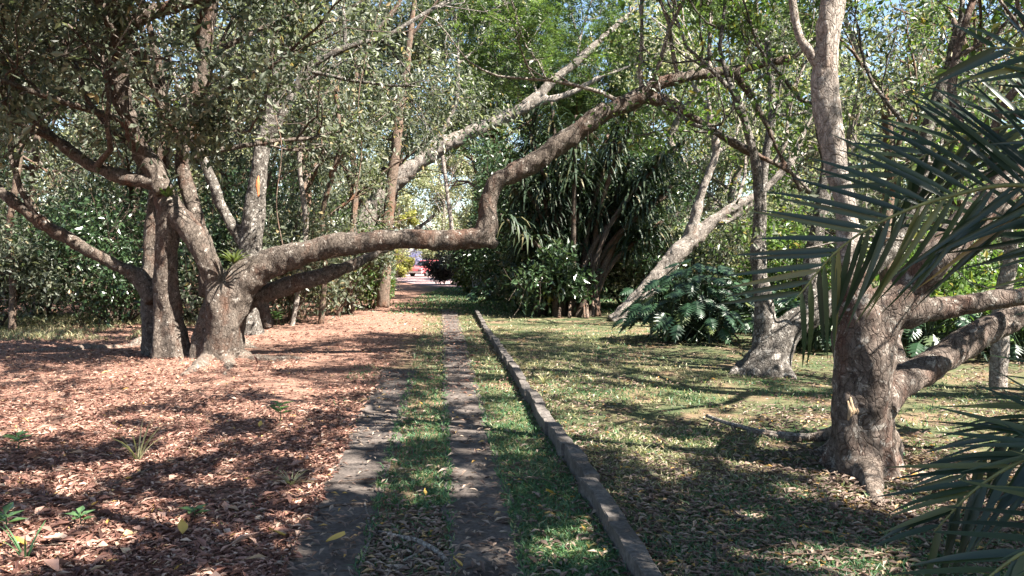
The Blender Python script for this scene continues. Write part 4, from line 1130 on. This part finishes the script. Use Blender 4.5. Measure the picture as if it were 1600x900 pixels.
# ------------------------------------------------------------------ strap-leaved clump
def strap_clump():
    base = G(897, 492); D = base[1]
    root = empty('screw_pine', base, 'dense dark clump of slanting stems and hanging strap leaves right of the track', 'plant')
    rng = np.random.default_rng(808)
    heads = [(830, 330), (800, 290), (845, 260), (880, 225), (910, 270), (870, 320), (950, 210), (985, 250), (940, 300), (1010, 290), (1045, 235), (900, 180), (830, 210), (975, 180), (1050, 290), (812, 380), (845, 400), (930, 350), (965, 330), (782, 335), (790, 240), (1035, 345), (1072, 215), (862, 160), (1000, 152)]
    T, W_ = [], []
    VV, TT, QQ, c = [], [], [], 0
    for k, (hx, hy) in enumerate(heads):
        d = D + rng.uniform(-1.2, 1.4)
        h = P(hx, hy, d)
        b = base + np.array((rng.normal(.25 if hx > 930 else 0, .35), rng.normal(0, .3), -.1))
        mid = b * .45 + h * .55 + np.array(((h[0] - b[0]) * -.18, 0, .1))
        a, r = catmull([b, b * .75 + mid * .25, mid, h], [.13, .085, .065, .05], .2)
        mb = MB(); mb.tube(a, r, sides=8, lump=.12, freq=5, seed=k)
        link('stem', mb.mesh('stem', True, base), BARK['dark'] if k % 3 else BARK['brown'], root)
        for j in range(105):
            t = rng.uniform(.70, 1.0); q = a[int(t * (len(a) - 1))]
            an = rng.uniform(0, 6.283); el = rng.uniform(-.1, 1.1)
            dr = np.array((math.cos(an), math.sin(an), el)); dr /= np.linalg.norm(dr)
            ln = rng.uniform(.6, 1.2); w = rng.uniform(.045, .085)
            side = np.cross(dr, (0, 0, 1)); side /= np.linalg.norm(side)
            pts = []; p = q.copy(); dd = dr.copy()
            ns = 4
            V = []
            for s in range(ns + 1):
                ww = w * (1 - (s / ns) ** 2) * .5 + .003
                V += [p - side * ww, p + side * ww]
                p = p + dd * ln / ns; dd = dd + np.array((0, 0, -.65)); dd /= np.linalg.norm(dd)
            VV.append(np.array(V)); i = np.arange(ns)[:, None] * 2
            QQ.append(i + np.array([[0, 1, 3, 2]]) + c); c += len(V)
    o = link('crown', mesh_np('crown', np.vstack(VV) - base, None, np.vstack(QQ)), M['leaf_strap'], root); o['kind'] = 'stuff'
    # leaning thicker trunk on the right with splayed prop roots
    a, r = catmull([P(905, 494, D), P(928, 458, D), P(945, 415, D), P(962, 375, D), P(1000, 335, D), P(1048, 300, D)], [.24, .15, .13, .12, .11, .08], .15)
    mb = MB(); mb.tube(a, r, sides=14, lump=.12, freq=4, seed=77); link('leaning_trunk', mb.mesh('leaning_trunk', True, base), BARK['brown'], root)
    for k in range(13):
        hx = rng.uniform(870, 935); ex = 905 + (hx - 905) * rng.uniform(1.2, 1.7)
        a, r = catmull([P(hx, rng.uniform(395, 440), D - .2), P((hx + ex) / 2, 460, D - .35), G(ex, 494 + rng.uniform(-3, 4))], [.035, .04, .05], .12)
        mb = MB(); mb.tube(a, r, sides=7, lump=.15, freq=7, seed=k); link('prop_root', mb.mesh('prop_root', True, base), BARK['brown'], root)
    a, r = catmull([P(868, 390, D - .3), P(848, 440, D - .3), P(838, 495, D - .3)], [.06, .08, .11], .12)
    mb = MB(); mb.tube(a, r, sides=10, lump=.12, freq=5, seed=9); link('stem', mb.mesh('stem', True, base), BARK['dark'], root)
    q = P(857, 462, D - .7)
    V, T = scatter_leaves(rng, np.array([q]), np.array([(0, 0, -1.0)]), 7, .09, .24, .08)
    link('yellowed_leaf', mesh_np('yellowed_leaf', V - base, T), M['leaf_yellow'], root)
strap_clump()

# ------------------------------------------------------------------ plants with large leaves
def lobed_leaf(name, lobes=6, curl=.25):
    """philodendron leaf: deep finger lobes along a midrib, unit length"""
    mid, V, T = [], [], []
    n = lobes * 2 + 1
    right, left = [], []
    for i in range(n + 1):
        t = i / n
        env = .50 * math.sin(math.pi * min(1, t * .85 + .16)) ** .8 * (1.05 - .35 * t)
        w = env * (1.0 if i % 2 else .42) if 0 < i < n else .02
        fwd = t + (.10 if i % 2 else -.02)
        z = -curl * t * t
        mid.append((0, t, z)); right.append((w, fwd, z - .28 * w * w - .03)); left.append((-w, fwd, z - .28 * w * w - .03))
    V = mid + right + left
    m = n + 1; T = []
    for i in range(n):
        T += [(i, m + i, m + i + 1), (i, m + i + 1, i + 1), (i, 2 * m + i + 1, 2 * m + i), (i, i + 1, 2 * m + i + 1)]
    return mesh_np(name, V, T)

def place_leaf(me, name, mat, root, base, pos, d, up, size, width=1.0):
    d = Vector(d).normalized(); s = d.cross(Vector(up))
    if s.length < 1e-3: s = Vector((1, 0, 0))
    s.normalize(); n = s.cross(d)
    o = link(name, me, mat, root)
    mt = Matrix((s * size * width, d * size, n * size)).transposed().to_4x4()
    mt.translation = Vector(pos) - Vector(base)
    o.matrix_local = mt
    return o

PH = [lobed_leaf('lobed_leaf', 6, .2), lobed_leaf('lobed_leaf', 7, .4), lobed_leaf('lobed_leaf', 5, .3)]
for m_ in PH: m_.materials.append(M['leaf_philo'])
def philodendron(px, py, label, R, H, n, seed, size=.5, D=None):
    base = G(px, py); rng = np.random.default_rng(seed)
    base[2] = hg(base[0], base[1])
    root = empty('philodendron', base, label, 'plant', 'philodendrons with large lobed leaves')
    mb = MB()
    for k in range(n):
        an = k * 2.39996 + rng.normal(0, .2); t = math.sqrt((k + .5) / n)
        rr = R * t * rng.uniform(.85, 1.1)
        hh = H * (1 - .72 * t ** 2.2) * rng.uniform(.8, 1.12)
        q = base + np.array((math.cos(an) * rr, math.sin(an) * rr * .8, max(.15, hh)))
        c = base + np.array((rng.normal(0, .25 * R), rng.normal(0, .2 * R), .05))
        a, r = catmull([c, c * .5 + q * .5 + np.array((0, 0, .15)), q], [.018, .013, .009], .25)
        mb.tube(a, r, sides=5, cap=False)
        dd = np.array((math.cos(an), math.sin(an), .1 - .8 * t + rng.normal(0, .25)))
        place_leaf(PH[k % 3], 'leaf', None, root, base, q, dd, (rng.normal(0, .3), rng.normal(-.25, .3), 1), size * rng.uniform(.75, 1.25))
    link('stalk', mb.mesh('stalk', True, base), M['leaf_dark'], root)
philodendron(1085, 535, 'broad philodendron mound left of the mottled tree', 1.35, 1.4, 190, 31, .30)
philodendron(1160, 520, 'philodendron close behind the mottled tree', 1.1, 1.2, 110, 32, .29)
philodendron(1265, 548, 'philodendron between the mottled tree and the red-brown trunk', .8, 1.0, 60, 33, .34)
philodendron(1010, 500, 'small philodendron at the foot of the pale leaning tree', .7, .9, 46, 34, .34)
philodendron(775, 470, 'low dark big-leaved plant at the corner of the lawn right of the track', 1.0, .8, 60, 35, .4)
philodendron(1450, 560, 'philodendron under the low limbs at the right', .8, .95, 50, 36, .33)
philodendron(1590, 560, 'philodendron at the right edge behind the limbs', .8, 1.0, 44, 37, .33)

# ------------------------------------------------------------------ palms
def leaflet_mesh(curl, seg=6):
    V, T, Q = [], [], []
    y = z = 0.0; a = 0.0
    for i in range(seg + 1):
        t = i / seg
        w = .5 * (min(1, t * 5 + .35)) * (1 - t ** 2.4) + .01
        V += [(-w, y, z + .25 * w), (0, y, z), (w, y, z + .25 * w)]
        a = -curl * (t ** 1.3); y += math.cos(a) / seg; z += math.sin(a) / seg
    for i in range(seg):
        b = i * 3
        Q += [(b, b + 1, b + 4, b + 3), (b + 1, b + 2, b + 5, b + 4)]
    V = [(x * .06, y, z * 1.0 if abs(x) < 1e-9 else z - .25 * abs(x) + .25 * abs(x) * .06) for x, y, z in V]
    return mesh_np('leaflet', V, None, Q, True)
LF = [leaflet_mesh(c) for c in (.12, .3, .55)]
for m_ in LF: m_.materials.append(M['leaf_palm'])
M['rachis'] = plain_mat('rachis_green', (.13, .14, .05), .5, .3, 20)

def frond(root, base, pts, n, length, rng, spread=1.0, fwd=.55, droop=.2, width=1.0, r0=.012, tip=.45, updir=(0, 0, 1), dead=False):
    a, r = catmull(pts, np.linspace(r0, r0 * .25, len(pts)), .03)
    mb = MB(); mb.tube(a, r, sides=6, cap=False)
    fr = link('frond', mb.mesh('frond', True, base), M['rachis'], root)
    T = np.gradient(a, axis=0); T /= np.linalg.norm(T, axis=1)[:, None]
    for k in range(n):
        t = (k + .5) / n
        i = min(len(a) - 1, int((.06 + .94 * t) * (len(a) - 1)))
        up = np.array(updir, float); side = np.cross(T[i], up); side /= np.linalg.norm(side)
        ln = length * (1 - (1 - tip) * abs(t - .35) ** 1.3 * 1.6)
        for sg in (-1, 1):
            f = fwd + .5 * t
            d = side * sg * spread + T[i] * f + np.array((0, 0, -droop)) + rng.normal(0, .06, 3)
            upv = np.cross(side * sg, T[i]) * sg + rng.normal(0, .12, 3)
            upv = up + rng.normal(0, .15, 3)
            sz = ln * rng.uniform(.88, 1.1)
            o = place_leaf(LF[rng.integers(0, 3)], 'leaflet', None, fr, base, a[i], d, upv, sz, .62 / max(sz, .2) * width)
    return fr

def right_palm():
    base = np.array((3.35, 2.5, 0.0))
    root = empty('feather_palm', base, 'feather-leaved palm arching dark fronds in from the right edge', 'palm')
    mb = MB(); a, r = catmull([base - (0, 0, .1), base + (.02, 0, .5), base + (-.03, .05, 1.0)], [.13, .10, .08], .08)
    mb.tube(a, r, sides=14, lump=.08, freq=8); link('trunk', mb.mesh('trunk', True, base), BARK['brown'], root)
    c = base + np.array((-.03, .05, 1.0))
    rng = np.random.default_rng(909)
    # main frond: comes in at the right edge and droops to the left
    frond(root, base, [c, P(1760, 330, 2.75), P(1600, 290, 2.85), P(1490, 305, 2.9), P(1390, 340, 2.95), P(1310, 390, 3.0), P(1245, 465, 3.05)], 54, .66, rng, 1.0, .62, .0, .66, updir=(0, -1, .15))
    frond(root, base, [c, P(1780, 260, 2.9), P(1640, 200, 3.0), P(1540, 205, 3.1), P(1450, 240, 3.2), P(1380, 295, 3.25)], 44, .55, rng, 1.0, .6, .0, .62, updir=(.1, -1, .25))
    frond(root, base, [c, P(1800, 260, 2.5), P(1700, 130, 2.55), P(1610, 80, 2.6), P(1530, 75, 2.7)], 30, .5, rng, .9, .6, .1, .65, updir=(0, -1, .3))
    frond(root, base, [c, P(1820, 440, 2.8), P(1700, 370, 3.0), P(1610, 340, 3.15), P(1530, 345, 3.25), P(1460, 370, 3.3)], 26, .5, rng, .85, .7, .0, .6, updir=(0, -1, .4))
    frond(root, base, [c, P(1840, 620, 2.5), P(1720, 620, 2.6), P(1630, 645, 2.7), P(1560, 690, 2.8), P(1500, 750, 2.85)], 46, .52, rng, .7, .8, .05, .55, updir=(-.1, -.7, .7))
    frond(root, base, [c, P(1850, 720, 2.3), P(1720, 690, 2.35), P(1620, 710, 2.4), P(1530, 760, 2.45), P(1460, 830, 2.5)], 48, .55, rng, .75, .8, .05, .6, updir=(-.1, -.7, .7))
    frond(root, base, [c, P(1900, 820, 2.05), P(1760, 800, 2.05), P(1660, 830, 2.1), P(1560, 890, 2.15), P(1490, 960, 2.2)], 42, .5, rng, .8, .7, .0, .65, updir=(-.2, -.6, .8))
    frond(root, base, [c, P(1860, 540, 3.0), P(1760, 560, 3.1), P(1680, 600, 3.2), P(1600, 660, 3.3)], 30, .5, rng, .7, .7, .15, .55, updir=(0, -.5, .9))
    for k in range(5):   # fronds on the side that faces away from the picture
        an = -1.1 + k * .5
        e = c + np.array((math.cos(an) * .75, math.sin(an) * .75, .35)); f = c + np.array((math.cos(an) * 1.3, math.sin(an) * 1.3, .1))
        frond(root, base, [c, e, f], 8, .45, rng, .8, .6, .2, .8)
right_palm()

def small_palm(px, py, label, n, ln, seed):
    base = G(px, py); rng = np.random.default_rng(seed)
    root = empty('spiky_palm', base, label, 'palm')
    for k in range(n):
        an = k * 2.4; c = base + np.array((0, 0, .15))
        dr = np.array((math.cos(an), math.sin(an), 0))
        el = rng.uniform(.6, 1.3)
        frond(root, base, [c, c + dr * ln * .4 + np.array((0, 0, ln * .45 * el)), c + dr * ln * .8 + np.array((0, 0, ln * .55 * el)), c + dr * ln * 1.1 + np.array((0, 0, ln * .35 * el))], 12, .42, rng, .8, .7, .1, .9)
small_palm(142, 490, 'small dark spiky palm beyond the tall grass at the left', 11, 1.0, 41)

# ------------------------------------------------------------------ small things on and around the trees
def tuft(name, pos, label, cat, n, ln, w, mat, seed, up=.9, part='frond'):
    rng = np.random.default_rng(seed); root = empty(name, pos, label, cat)
    for k in range(n):
        an = k * 2.4 + rng.normal(0, .3); d = np.array((math.cos(an), math.sin(an), up * rng.uniform(.5, 1.4))); d /= np.linalg.norm(d)
        s = np.cross(d, (0, 0, 1)); s /= np.linalg.norm(s)
        V = []; p = np.zeros(3); l = ln * rng.uniform(.7, 1.2)
        for i in range(5):
            ww = w * (.35 + .65 * math.sin(math.pi * min(.95, i / 4 + .12)))
            if i == 4: ww = .003
            V += [p - s * ww / 2, p + s * ww / 2]; p = p + d * l / 4; d = d + np.array((0, 0, -.22)); d /= np.linalg.norm(d)
        Q = [(2 * i, 2 * i + 1, 2 * i + 3, 2 * i + 2) for i in range(4)]
        link(part, mesh_np(part, np.array(V), None, Q), mat, root)
    return root
tuft('nest_fern', P(366, 412, 12.1), 'yellow-green fern growing in the fork of the many-stemmed tree', 'fern', 30, .42, .035, M['leaf_fern'], 51)
tuft('nest_fern', P(292, 185, 12.3), 'yellowish fern perched high in the upper stems of the big tree', 'fern', 18, .45, .05, M['leaf_fern'], 52)
tuft('nest_fern', P(262, 308, 12.0), 'small green fern on top of the upside-down V of stems', 'fern', 14, .28, .06, M['leaf_mid'], 53)
tuft('grass_tuft', G(216, 722), 'tuft of dry upright grass in the leaf litter at the left', 'grass tuft', 16, .36, .012, M['grass_dry'], 54, 2.2, 'blade')
tuft('grass_tuft', G(40, 880), 'thin grass tuft at the bottom left corner', 'grass tuft', 10, .24, .01, M['grass'], 55, 2.2, 'blade')
tuft('grass_tuft', G(455, 760), 'pale grass tuft at the edge of the left-hand wheel track', 'grass tuft', 26, .16, .009, M['grass_dry'], 56, 1.2, 'blade')
tuft('grass_tuft', G(850, 600), 'grass tuft against the kerb', 'grass tuft', 26, .2, .01, M['grass_dry'], 57, 1.2, 'blade')

def seedling(px, py, label, n, ln, seed, h=.12):
    rng = np.random.default_rng(seed); base = G(px, py); base[2] = hg(base[0], base[1])
    root = empty('seedling', base, label, 'seedling')
    mb = MB(); mb.tube(np.array([(0, 0, -.02), (.01, 0, h * .6), (0, .01, h * 1.2)]), [.005, .004, .003], sides=5)
    link('stem', mb.mesh('stem', True), M['leaf_seed'], root)
    for k in range(n):
        an = k * 2.4; t = .5 + .5 * k / n
        d = np.array([(math.cos(an), math.sin(an), .35)]); p = np.array([(0, 0, h * 1.2 * t)])
        V, T = leaves_mesh(p, d, np.array([(0, 0, 1.0)]), np.array([ln * rng.uniform(.8, 1.2)]), np.array([ln * .5]), .12)
        link('leaf', mesh_np('leaf', V, T), M['leaf_seed'], root)
seedling(28, 708, 'pale green seedling at the left edge of the litter', 9, .12, 61)
seedling(437, 662, 'green seedling in the litter left of the wheel track', 10, .13, 62, .17)
seedling(124, 826, 'bright green seedling low in the front left litter', 7, .10, 63, .08)
seedling(8, 835, 'seedling cut by the left edge near the bottom', 8, .12, 64)
seedling(432, 512, 'leafy seedling right of the big tree roots', 16, .2, 65, .3)
seedling(302, 812, 'dull green seedling in the shaded litter at the front', 6, .10, 66, .06)
seedling(60, 500, 'weed at the edge of the tall grass', 12, .2, 67, .3)

def flat_leaf(px, py, label, ln, ang, name='fallen_leaf', z=.035):
    g = G(px, py); g[2] = hg(g[0], g[1])
    V = []; n = 6
    for i in range(n + 1):
        t = i / n; w = .22 * math.sin(math.pi * min(.98, t * .92 + .05)) * ln
        V += [(-w, t * ln, .012 + .02 * t), (0, t * ln, .004 + .02 * t * t), (w, t * ln, .014)]
    Q = []
    for i in range(n):
        b = i * 3; Q += [(b, b + 1, b + 4, b + 3), (b + 1, b + 2, b + 5, b + 4)]
    o = link(name, mesh_np(name, V, None, Q, True), M['yellow_leaf']); o.location = (g[0], g[1], g[2] + z); o.rotation_euler = (.25, .1, ang)
    tag(o, label, 'fallen leaf', 'yellow leaves on the ground')
for a_ in ((285, 845, 'large yellow fallen leaf catching the light in the front litter', .13, .4), (40, 865, 'yellow fallen leaf in the bottom left corner', .12, 1.2), (445, 848, 'ochre fallen leaf beside the left-hand wheel track', .10, 1.5),
           (510, 858, 'ochre fallen leaf on the left-hand wheel track', .11, -1.3), (665, 784, 'small yellow leaf in the grass between the tracks', .06, .2), (865, 780, 'orange leaf in the grass beside the kerb', .07, 2.2),
           (722, 897, 'yellow leaf on the right-hand wheel track at the bottom edge', .07, .9), (405, 674, 'orange leaf near the seedling left of the track', .09, .1), (660, 638, 'yellow leaf in the sunlit grass between the tracks', .07, .8), (915, 842, 'orange leaf against the kerb low down', .06, .5)):
    flat_leaf(*a_)

def stick(rows, label, name='fallen_branch', bark='pale', forks=()):
    base = G(rows[0][0], rows[0][1])
    root = empty(name, base, label, 'branch')
    for j, rr in enumerate((rows,) + tuple(forks)):
        pts = []
        for px, py, r in rr:
            g = G(px, py); g[2] = hg(g[0], g[1]) + r + .015; pts.append(g)
        a, b = catmull(pts, [q[2] for q in rr], .04)
        mb = MB(); mb.tube(a, b, sides=8, lump=.12, freq=14, seed=j)
        link('stick' if j == 0 else 'twig', mb.mesh('stick', True, base), BARK[bark], root)
stick([(592, 836, .008), (620, 845, .012), (650, 852, .014), (680, 868, .015), (698, 885, .014)], 'forked pale branch lying between the tracks at the front', forks=([(668, 862, .008), (640, 878, .008), (618, 888, .006)], [(690, 875, .007), (650, 885, .007), (605, 902, .005)]))
stick([(570, 790, .006), (578, 840, .008), (562, 895, .009)], 'thin branch along the edge of the left-hand wheel track')
stick([(1105, 655, .02), (1140, 668, .022), (1195, 682, .024), (1265, 692, .03)], 'long pale branch on the grass left of the red-brown trunk')
stick([(150, 775, .008), (215, 745, .01), (280, 722, .007)], 'bare twig lying across the left litter', bark='brown')
stick([(470, 805, .006), (520, 795, .008), (585, 792, .006)], 'straight stick across the left-hand wheel track', bark='brown')

def thin_trunk(rows, D, label, bark='brown', name='thin_trunk', cat='tree'):
    base = P(rows[0][0], rows[0][1], D); base[2] = hg(base[0], base[1])
    root = empty(name, base, label, cat)
    pts = [base - (0, 0, .1)] + [P(r[0], r[1], D) for r in rows[1:]]
    a, b = catmull(pts, [r[2] * D / FPX for r in rows], .12)
    mb = MB(); mb.tube(a, b, sides=9, lump=.13, freq=5, seed=int(rows[0][0])); link('trunk', mb.mesh('trunk', True, base), BARK[bark], root)
    rng = np.random.default_rng(int(rows[0][0]) + 3)
    tubes, anchors = [], []
    for t in (.6, .75, .9, 1.0):
        i = int(t * (len(a) - 1)); grow(rng, a[i], rng.normal(0, .6, 3) + (0, 0, .6), 1.6, b[i] * .5, 2, tubes, anchors, (2, 3))
    link('branchwork', tubes_mesh('branchwork', tubes, base), BARK[bark], root)
    crown_part('crown', root, base, rng, anchors, M['leaf_grey'], 'leaf', 12, .22, .12, lambda q: gap_limit(q) & above_line([(-300, 380), (2000, 380)])(q))
thin_trunk([(18, 490, 6), (20, 430, 5), (14, 360, 5), (30, 250, 4.5), (42, 130, 4), (60, 40, 3)], 17, 'thin post-like trunk in the grass at the left edge')
thin_trunk([(500, 470, 5), (508, 420, 4), (505, 330, 4), (530, 230, 4), (522, 120, 3.5)], 19, 'thin leaning trunk under the arching limb')
thin_trunk([(455, 480, 4), (470, 430, 4), (478, 350, 4), (468, 240, 3.5), (490, 130, 3)], 18.5, 'wiry trunk between the scarred tree and the track', 'pale')
thin_trunk([(548, 465, 6), (545, 400, 5), (556, 300, 5), (548, 200, 4), (560, 90, 3)], 23, 'reddish thin trunk just left of the slender forked tree')
thin_trunk([(700, 425, 4), (706, 370, 3.5), (700, 310, 3), (692, 250, 3), (684, 200, 2.5)], 60, 'thin pale trunk seen in the sunny opening', 'pale')
thin_trunk([(1385, 520, 12), (1386, 440, 11), (1384, 350, 10), (1392, 250, 9), (1380, 140, 7)], 13.5, 'brown trunk just right of the upright pinkish stem', 'brown')
thin_trunk([(1195, 500, 8), (1190, 400, 8), (1192, 280, 7), (1206, 180, 6), (1200, 60, 5)], 17, 'straight grey trunk behind the mottled stems', 'mottle')
thin_trunk([(1560, 560, 14), (1565, 470, 12), (1580, 400, 10), (1568, 330, 9), (1600, 240, 8)], 9.5, 'pale crooked trunk at the right edge behind the palm', 'pale')

def liana(rows, D, label, r=.012):
    pts = [P(x, y, D) for x, y in rows]
    a, b = catmull(pts, [r] * len(pts), .1)
    mb = MB(); mb.tube(a, b, sides=6, lump=.15, freq=9)
    o = link('liana', mb.mesh('liana', True, pts[-1]), BARK['brown']); o.location = tuple(pts[-1])
    tag(o, label, 'vine', 'hanging vines')
liana([(160, 60), (158, 100), (170, 130), (160, 150), (165, 190), (185, 235), (196, 262)], 11.5, 'looping vine hanging beside the gnarled upper left stem')
liana([(600, -20), (585, 40), (570, 95), (560, 160), (565, 240), (552, 330), (560, 372)], 14, 'thin vine dropping onto the arching limb', .01)
liana([(430, 60), (425, 150), (440, 230), (432, 320), (445, 400)], 13.2, 'vine hanging in front of the scarred tree', .01)
liana([(920, 195), (917, 240), (914, 270)], 12.4, 'short strand dangling from the arching limb', .008)

# ------------------------------------------------------------------ far things in the opening
def boulder():
    me = bpy.data.meshes.new('boulder')
    import bmesh
    bm = bmesh.new(); bmesh.ops.create_icosphere(bm, subdivisions=4, radius=1)
    co = np.array([v.co[:] for v in bm.verts])
    n = noise3(co * 1.3 + 5, 3) * .6 + noise3(co * 3 + 9, 4) * .25
    for v, k in zip(bm.verts, n):
        v.co = Vector(v.co) * (0.6 + k)
        v.co.x *= .75; v.co.y *= .6; v.co.z *= .95
        v.co.z = max(v.co.z, -.5)
    bm.to_mesh(me); bm.free()
    g = P(765, 430, 36); o = link('boulder', me, plain_mat('pale_stone', (.36, .37, .42), .8, .3, 3, bump=.6)); o.location = (g[0], g[1], .45)
    tag(o, 'pale grey-blue boulder half hidden by dark bushes right of the track', 'rock')
boulder()

def red_car():
    D = 70.0
    base = P(668, 440, D); base[2] = .06
    root = empty('parked_car', base, 'small red parked car in the sun at the end of the drive', 'car'); root.rotation_euler = (0, 0, math.radians(-28))
    paint = plain_mat('red_paint', (.42, .09, .10), .5, .06, 2, spec=.6)
    glass = plain_mat('car_glass', (.03, .035, .04), .08, .1, 2, spec=.8)
    rub = plain_mat('tyre_rubber', (.02, .02, .02), .8, .2, 12)
    chrome = plain_mat('hub_metal', (.6, .6, .6), .35, .1, 5, 1.0)
    white = plain_mat('lamp_white', (.75, .75, .72), .2, .05, 5)
    def loft(prof, hw, taper=.06):
        # side profile (y, z) swept across the width with tucked-in sides
        n = len(prof); V = []
        zs = [p[1] for p in prof]; z0, z1 = min(zs), max(zs)
        for x, k in ((-hw, 1), (-hw + .08, 0), (hw - .08, 0), (hw, 1)):
            for y, z in prof:
                f = (z - z0) / (z1 - z0)
                V.append((x * (1 - taper * f) if k else x * (1 - taper * f), y * (1 - .015 * k), z - (.03 * k * f)))
        Q = []
        for s in range(3):
            for i in range(n):
                Q.append((s * n + i, s * n + (i + 1) % n, (s + 1) * n + (i + 1) % n, (s + 1) * n + i))
        T = []
        c0, c1 = len(V), len(V) + 1
        V.append((-hw, 0, (z0 + z1) / 2)); V.append((hw, 0, (z0 + z1) / 2))
        for i in range(n):
            T += [(c0, (i + 1) % n, i), (c1, 3 * n + i, 3 * n + (i + 1) % n)]
        return V, T, Q
    V, T, Q = loft([(-2.0, .32), (-2.05, .55), (-1.98, .72), (-1.2, .88), (-.9, .93), (1.75, .95), (1.98, .82), (2.02, .5), (1.95, .3)], .84)
    link('body', mesh_np('body', V, T, Q), paint, root)
    V, T, Q = loft([(-1.0, .92), (-.35, 1.42), (1.1, 1.46), (1.78, .93)], .74, .16)
    link('cabin', mesh_np('cabin', V, T, Q), paint, root)
    def quad(name, pts, mat):
        V = [Vector(p) for p in pts]; link(name, mesh_np(name, [tuple(v) for v in V], None, [(0, 1, 2, 3)]), mat, root)
    quad('windscreen', [(-.66, -.98, .97), (.66, -.98, .97), (.58, -.43, 1.385), (-.58, -.43, 1.385)], glass)
    quad('rear_window', [(.66, 1.76, .98), (-.66, 1.76, .98), (-.58, 1.2, 1.41), (.58, 1.2, 1.41)], glass)
    for s in (-1, 1):
        quad('side_window', [(s * .742, -.7, .99), (s * .742, .3, .99), (s * .675, .3, 1.35), (s * .675, -.3, 1.33)], glass)
        quad('side_window', [(s * .742, .38, .99), (s * .742, 1.45, .99), (s * .675, 1.05, 1.37), (s * .675, .38, 1.36)], glass)
        mb = MB(); mb.box((s * .62 - .14, -2.07, .6), (s * .62 + .14, -1.98, .74)); link('headlight', mb.mesh('headlight'), white, root)
        for y in (-1.25, 1.25):
            a = np.array([(s * .66, y, .31), (s * .87, y, .31)])
            mb = MB(); mb.tube(np.array([a[0], a[0] * .5 + a[1] * .5, a[1]]), [.31, .32, .3], sides=20)
            w = link('wheel', mb.mesh('wheel'), rub, root)
            mb = MB(); mb.tube(np.array([(s * .86, y, .31), (s * .875, y, .31), (s * .885, y, .31)]), [.19, .19, .16], sides=16); link('hub', mb.mesh('hub'), chrome, w)
    mb = MB(); mb.box((-.8, -2.12, .33), (.8, -2.0, .48)); link('bumper', mb.mesh('bumper'), white, root)
red_car()
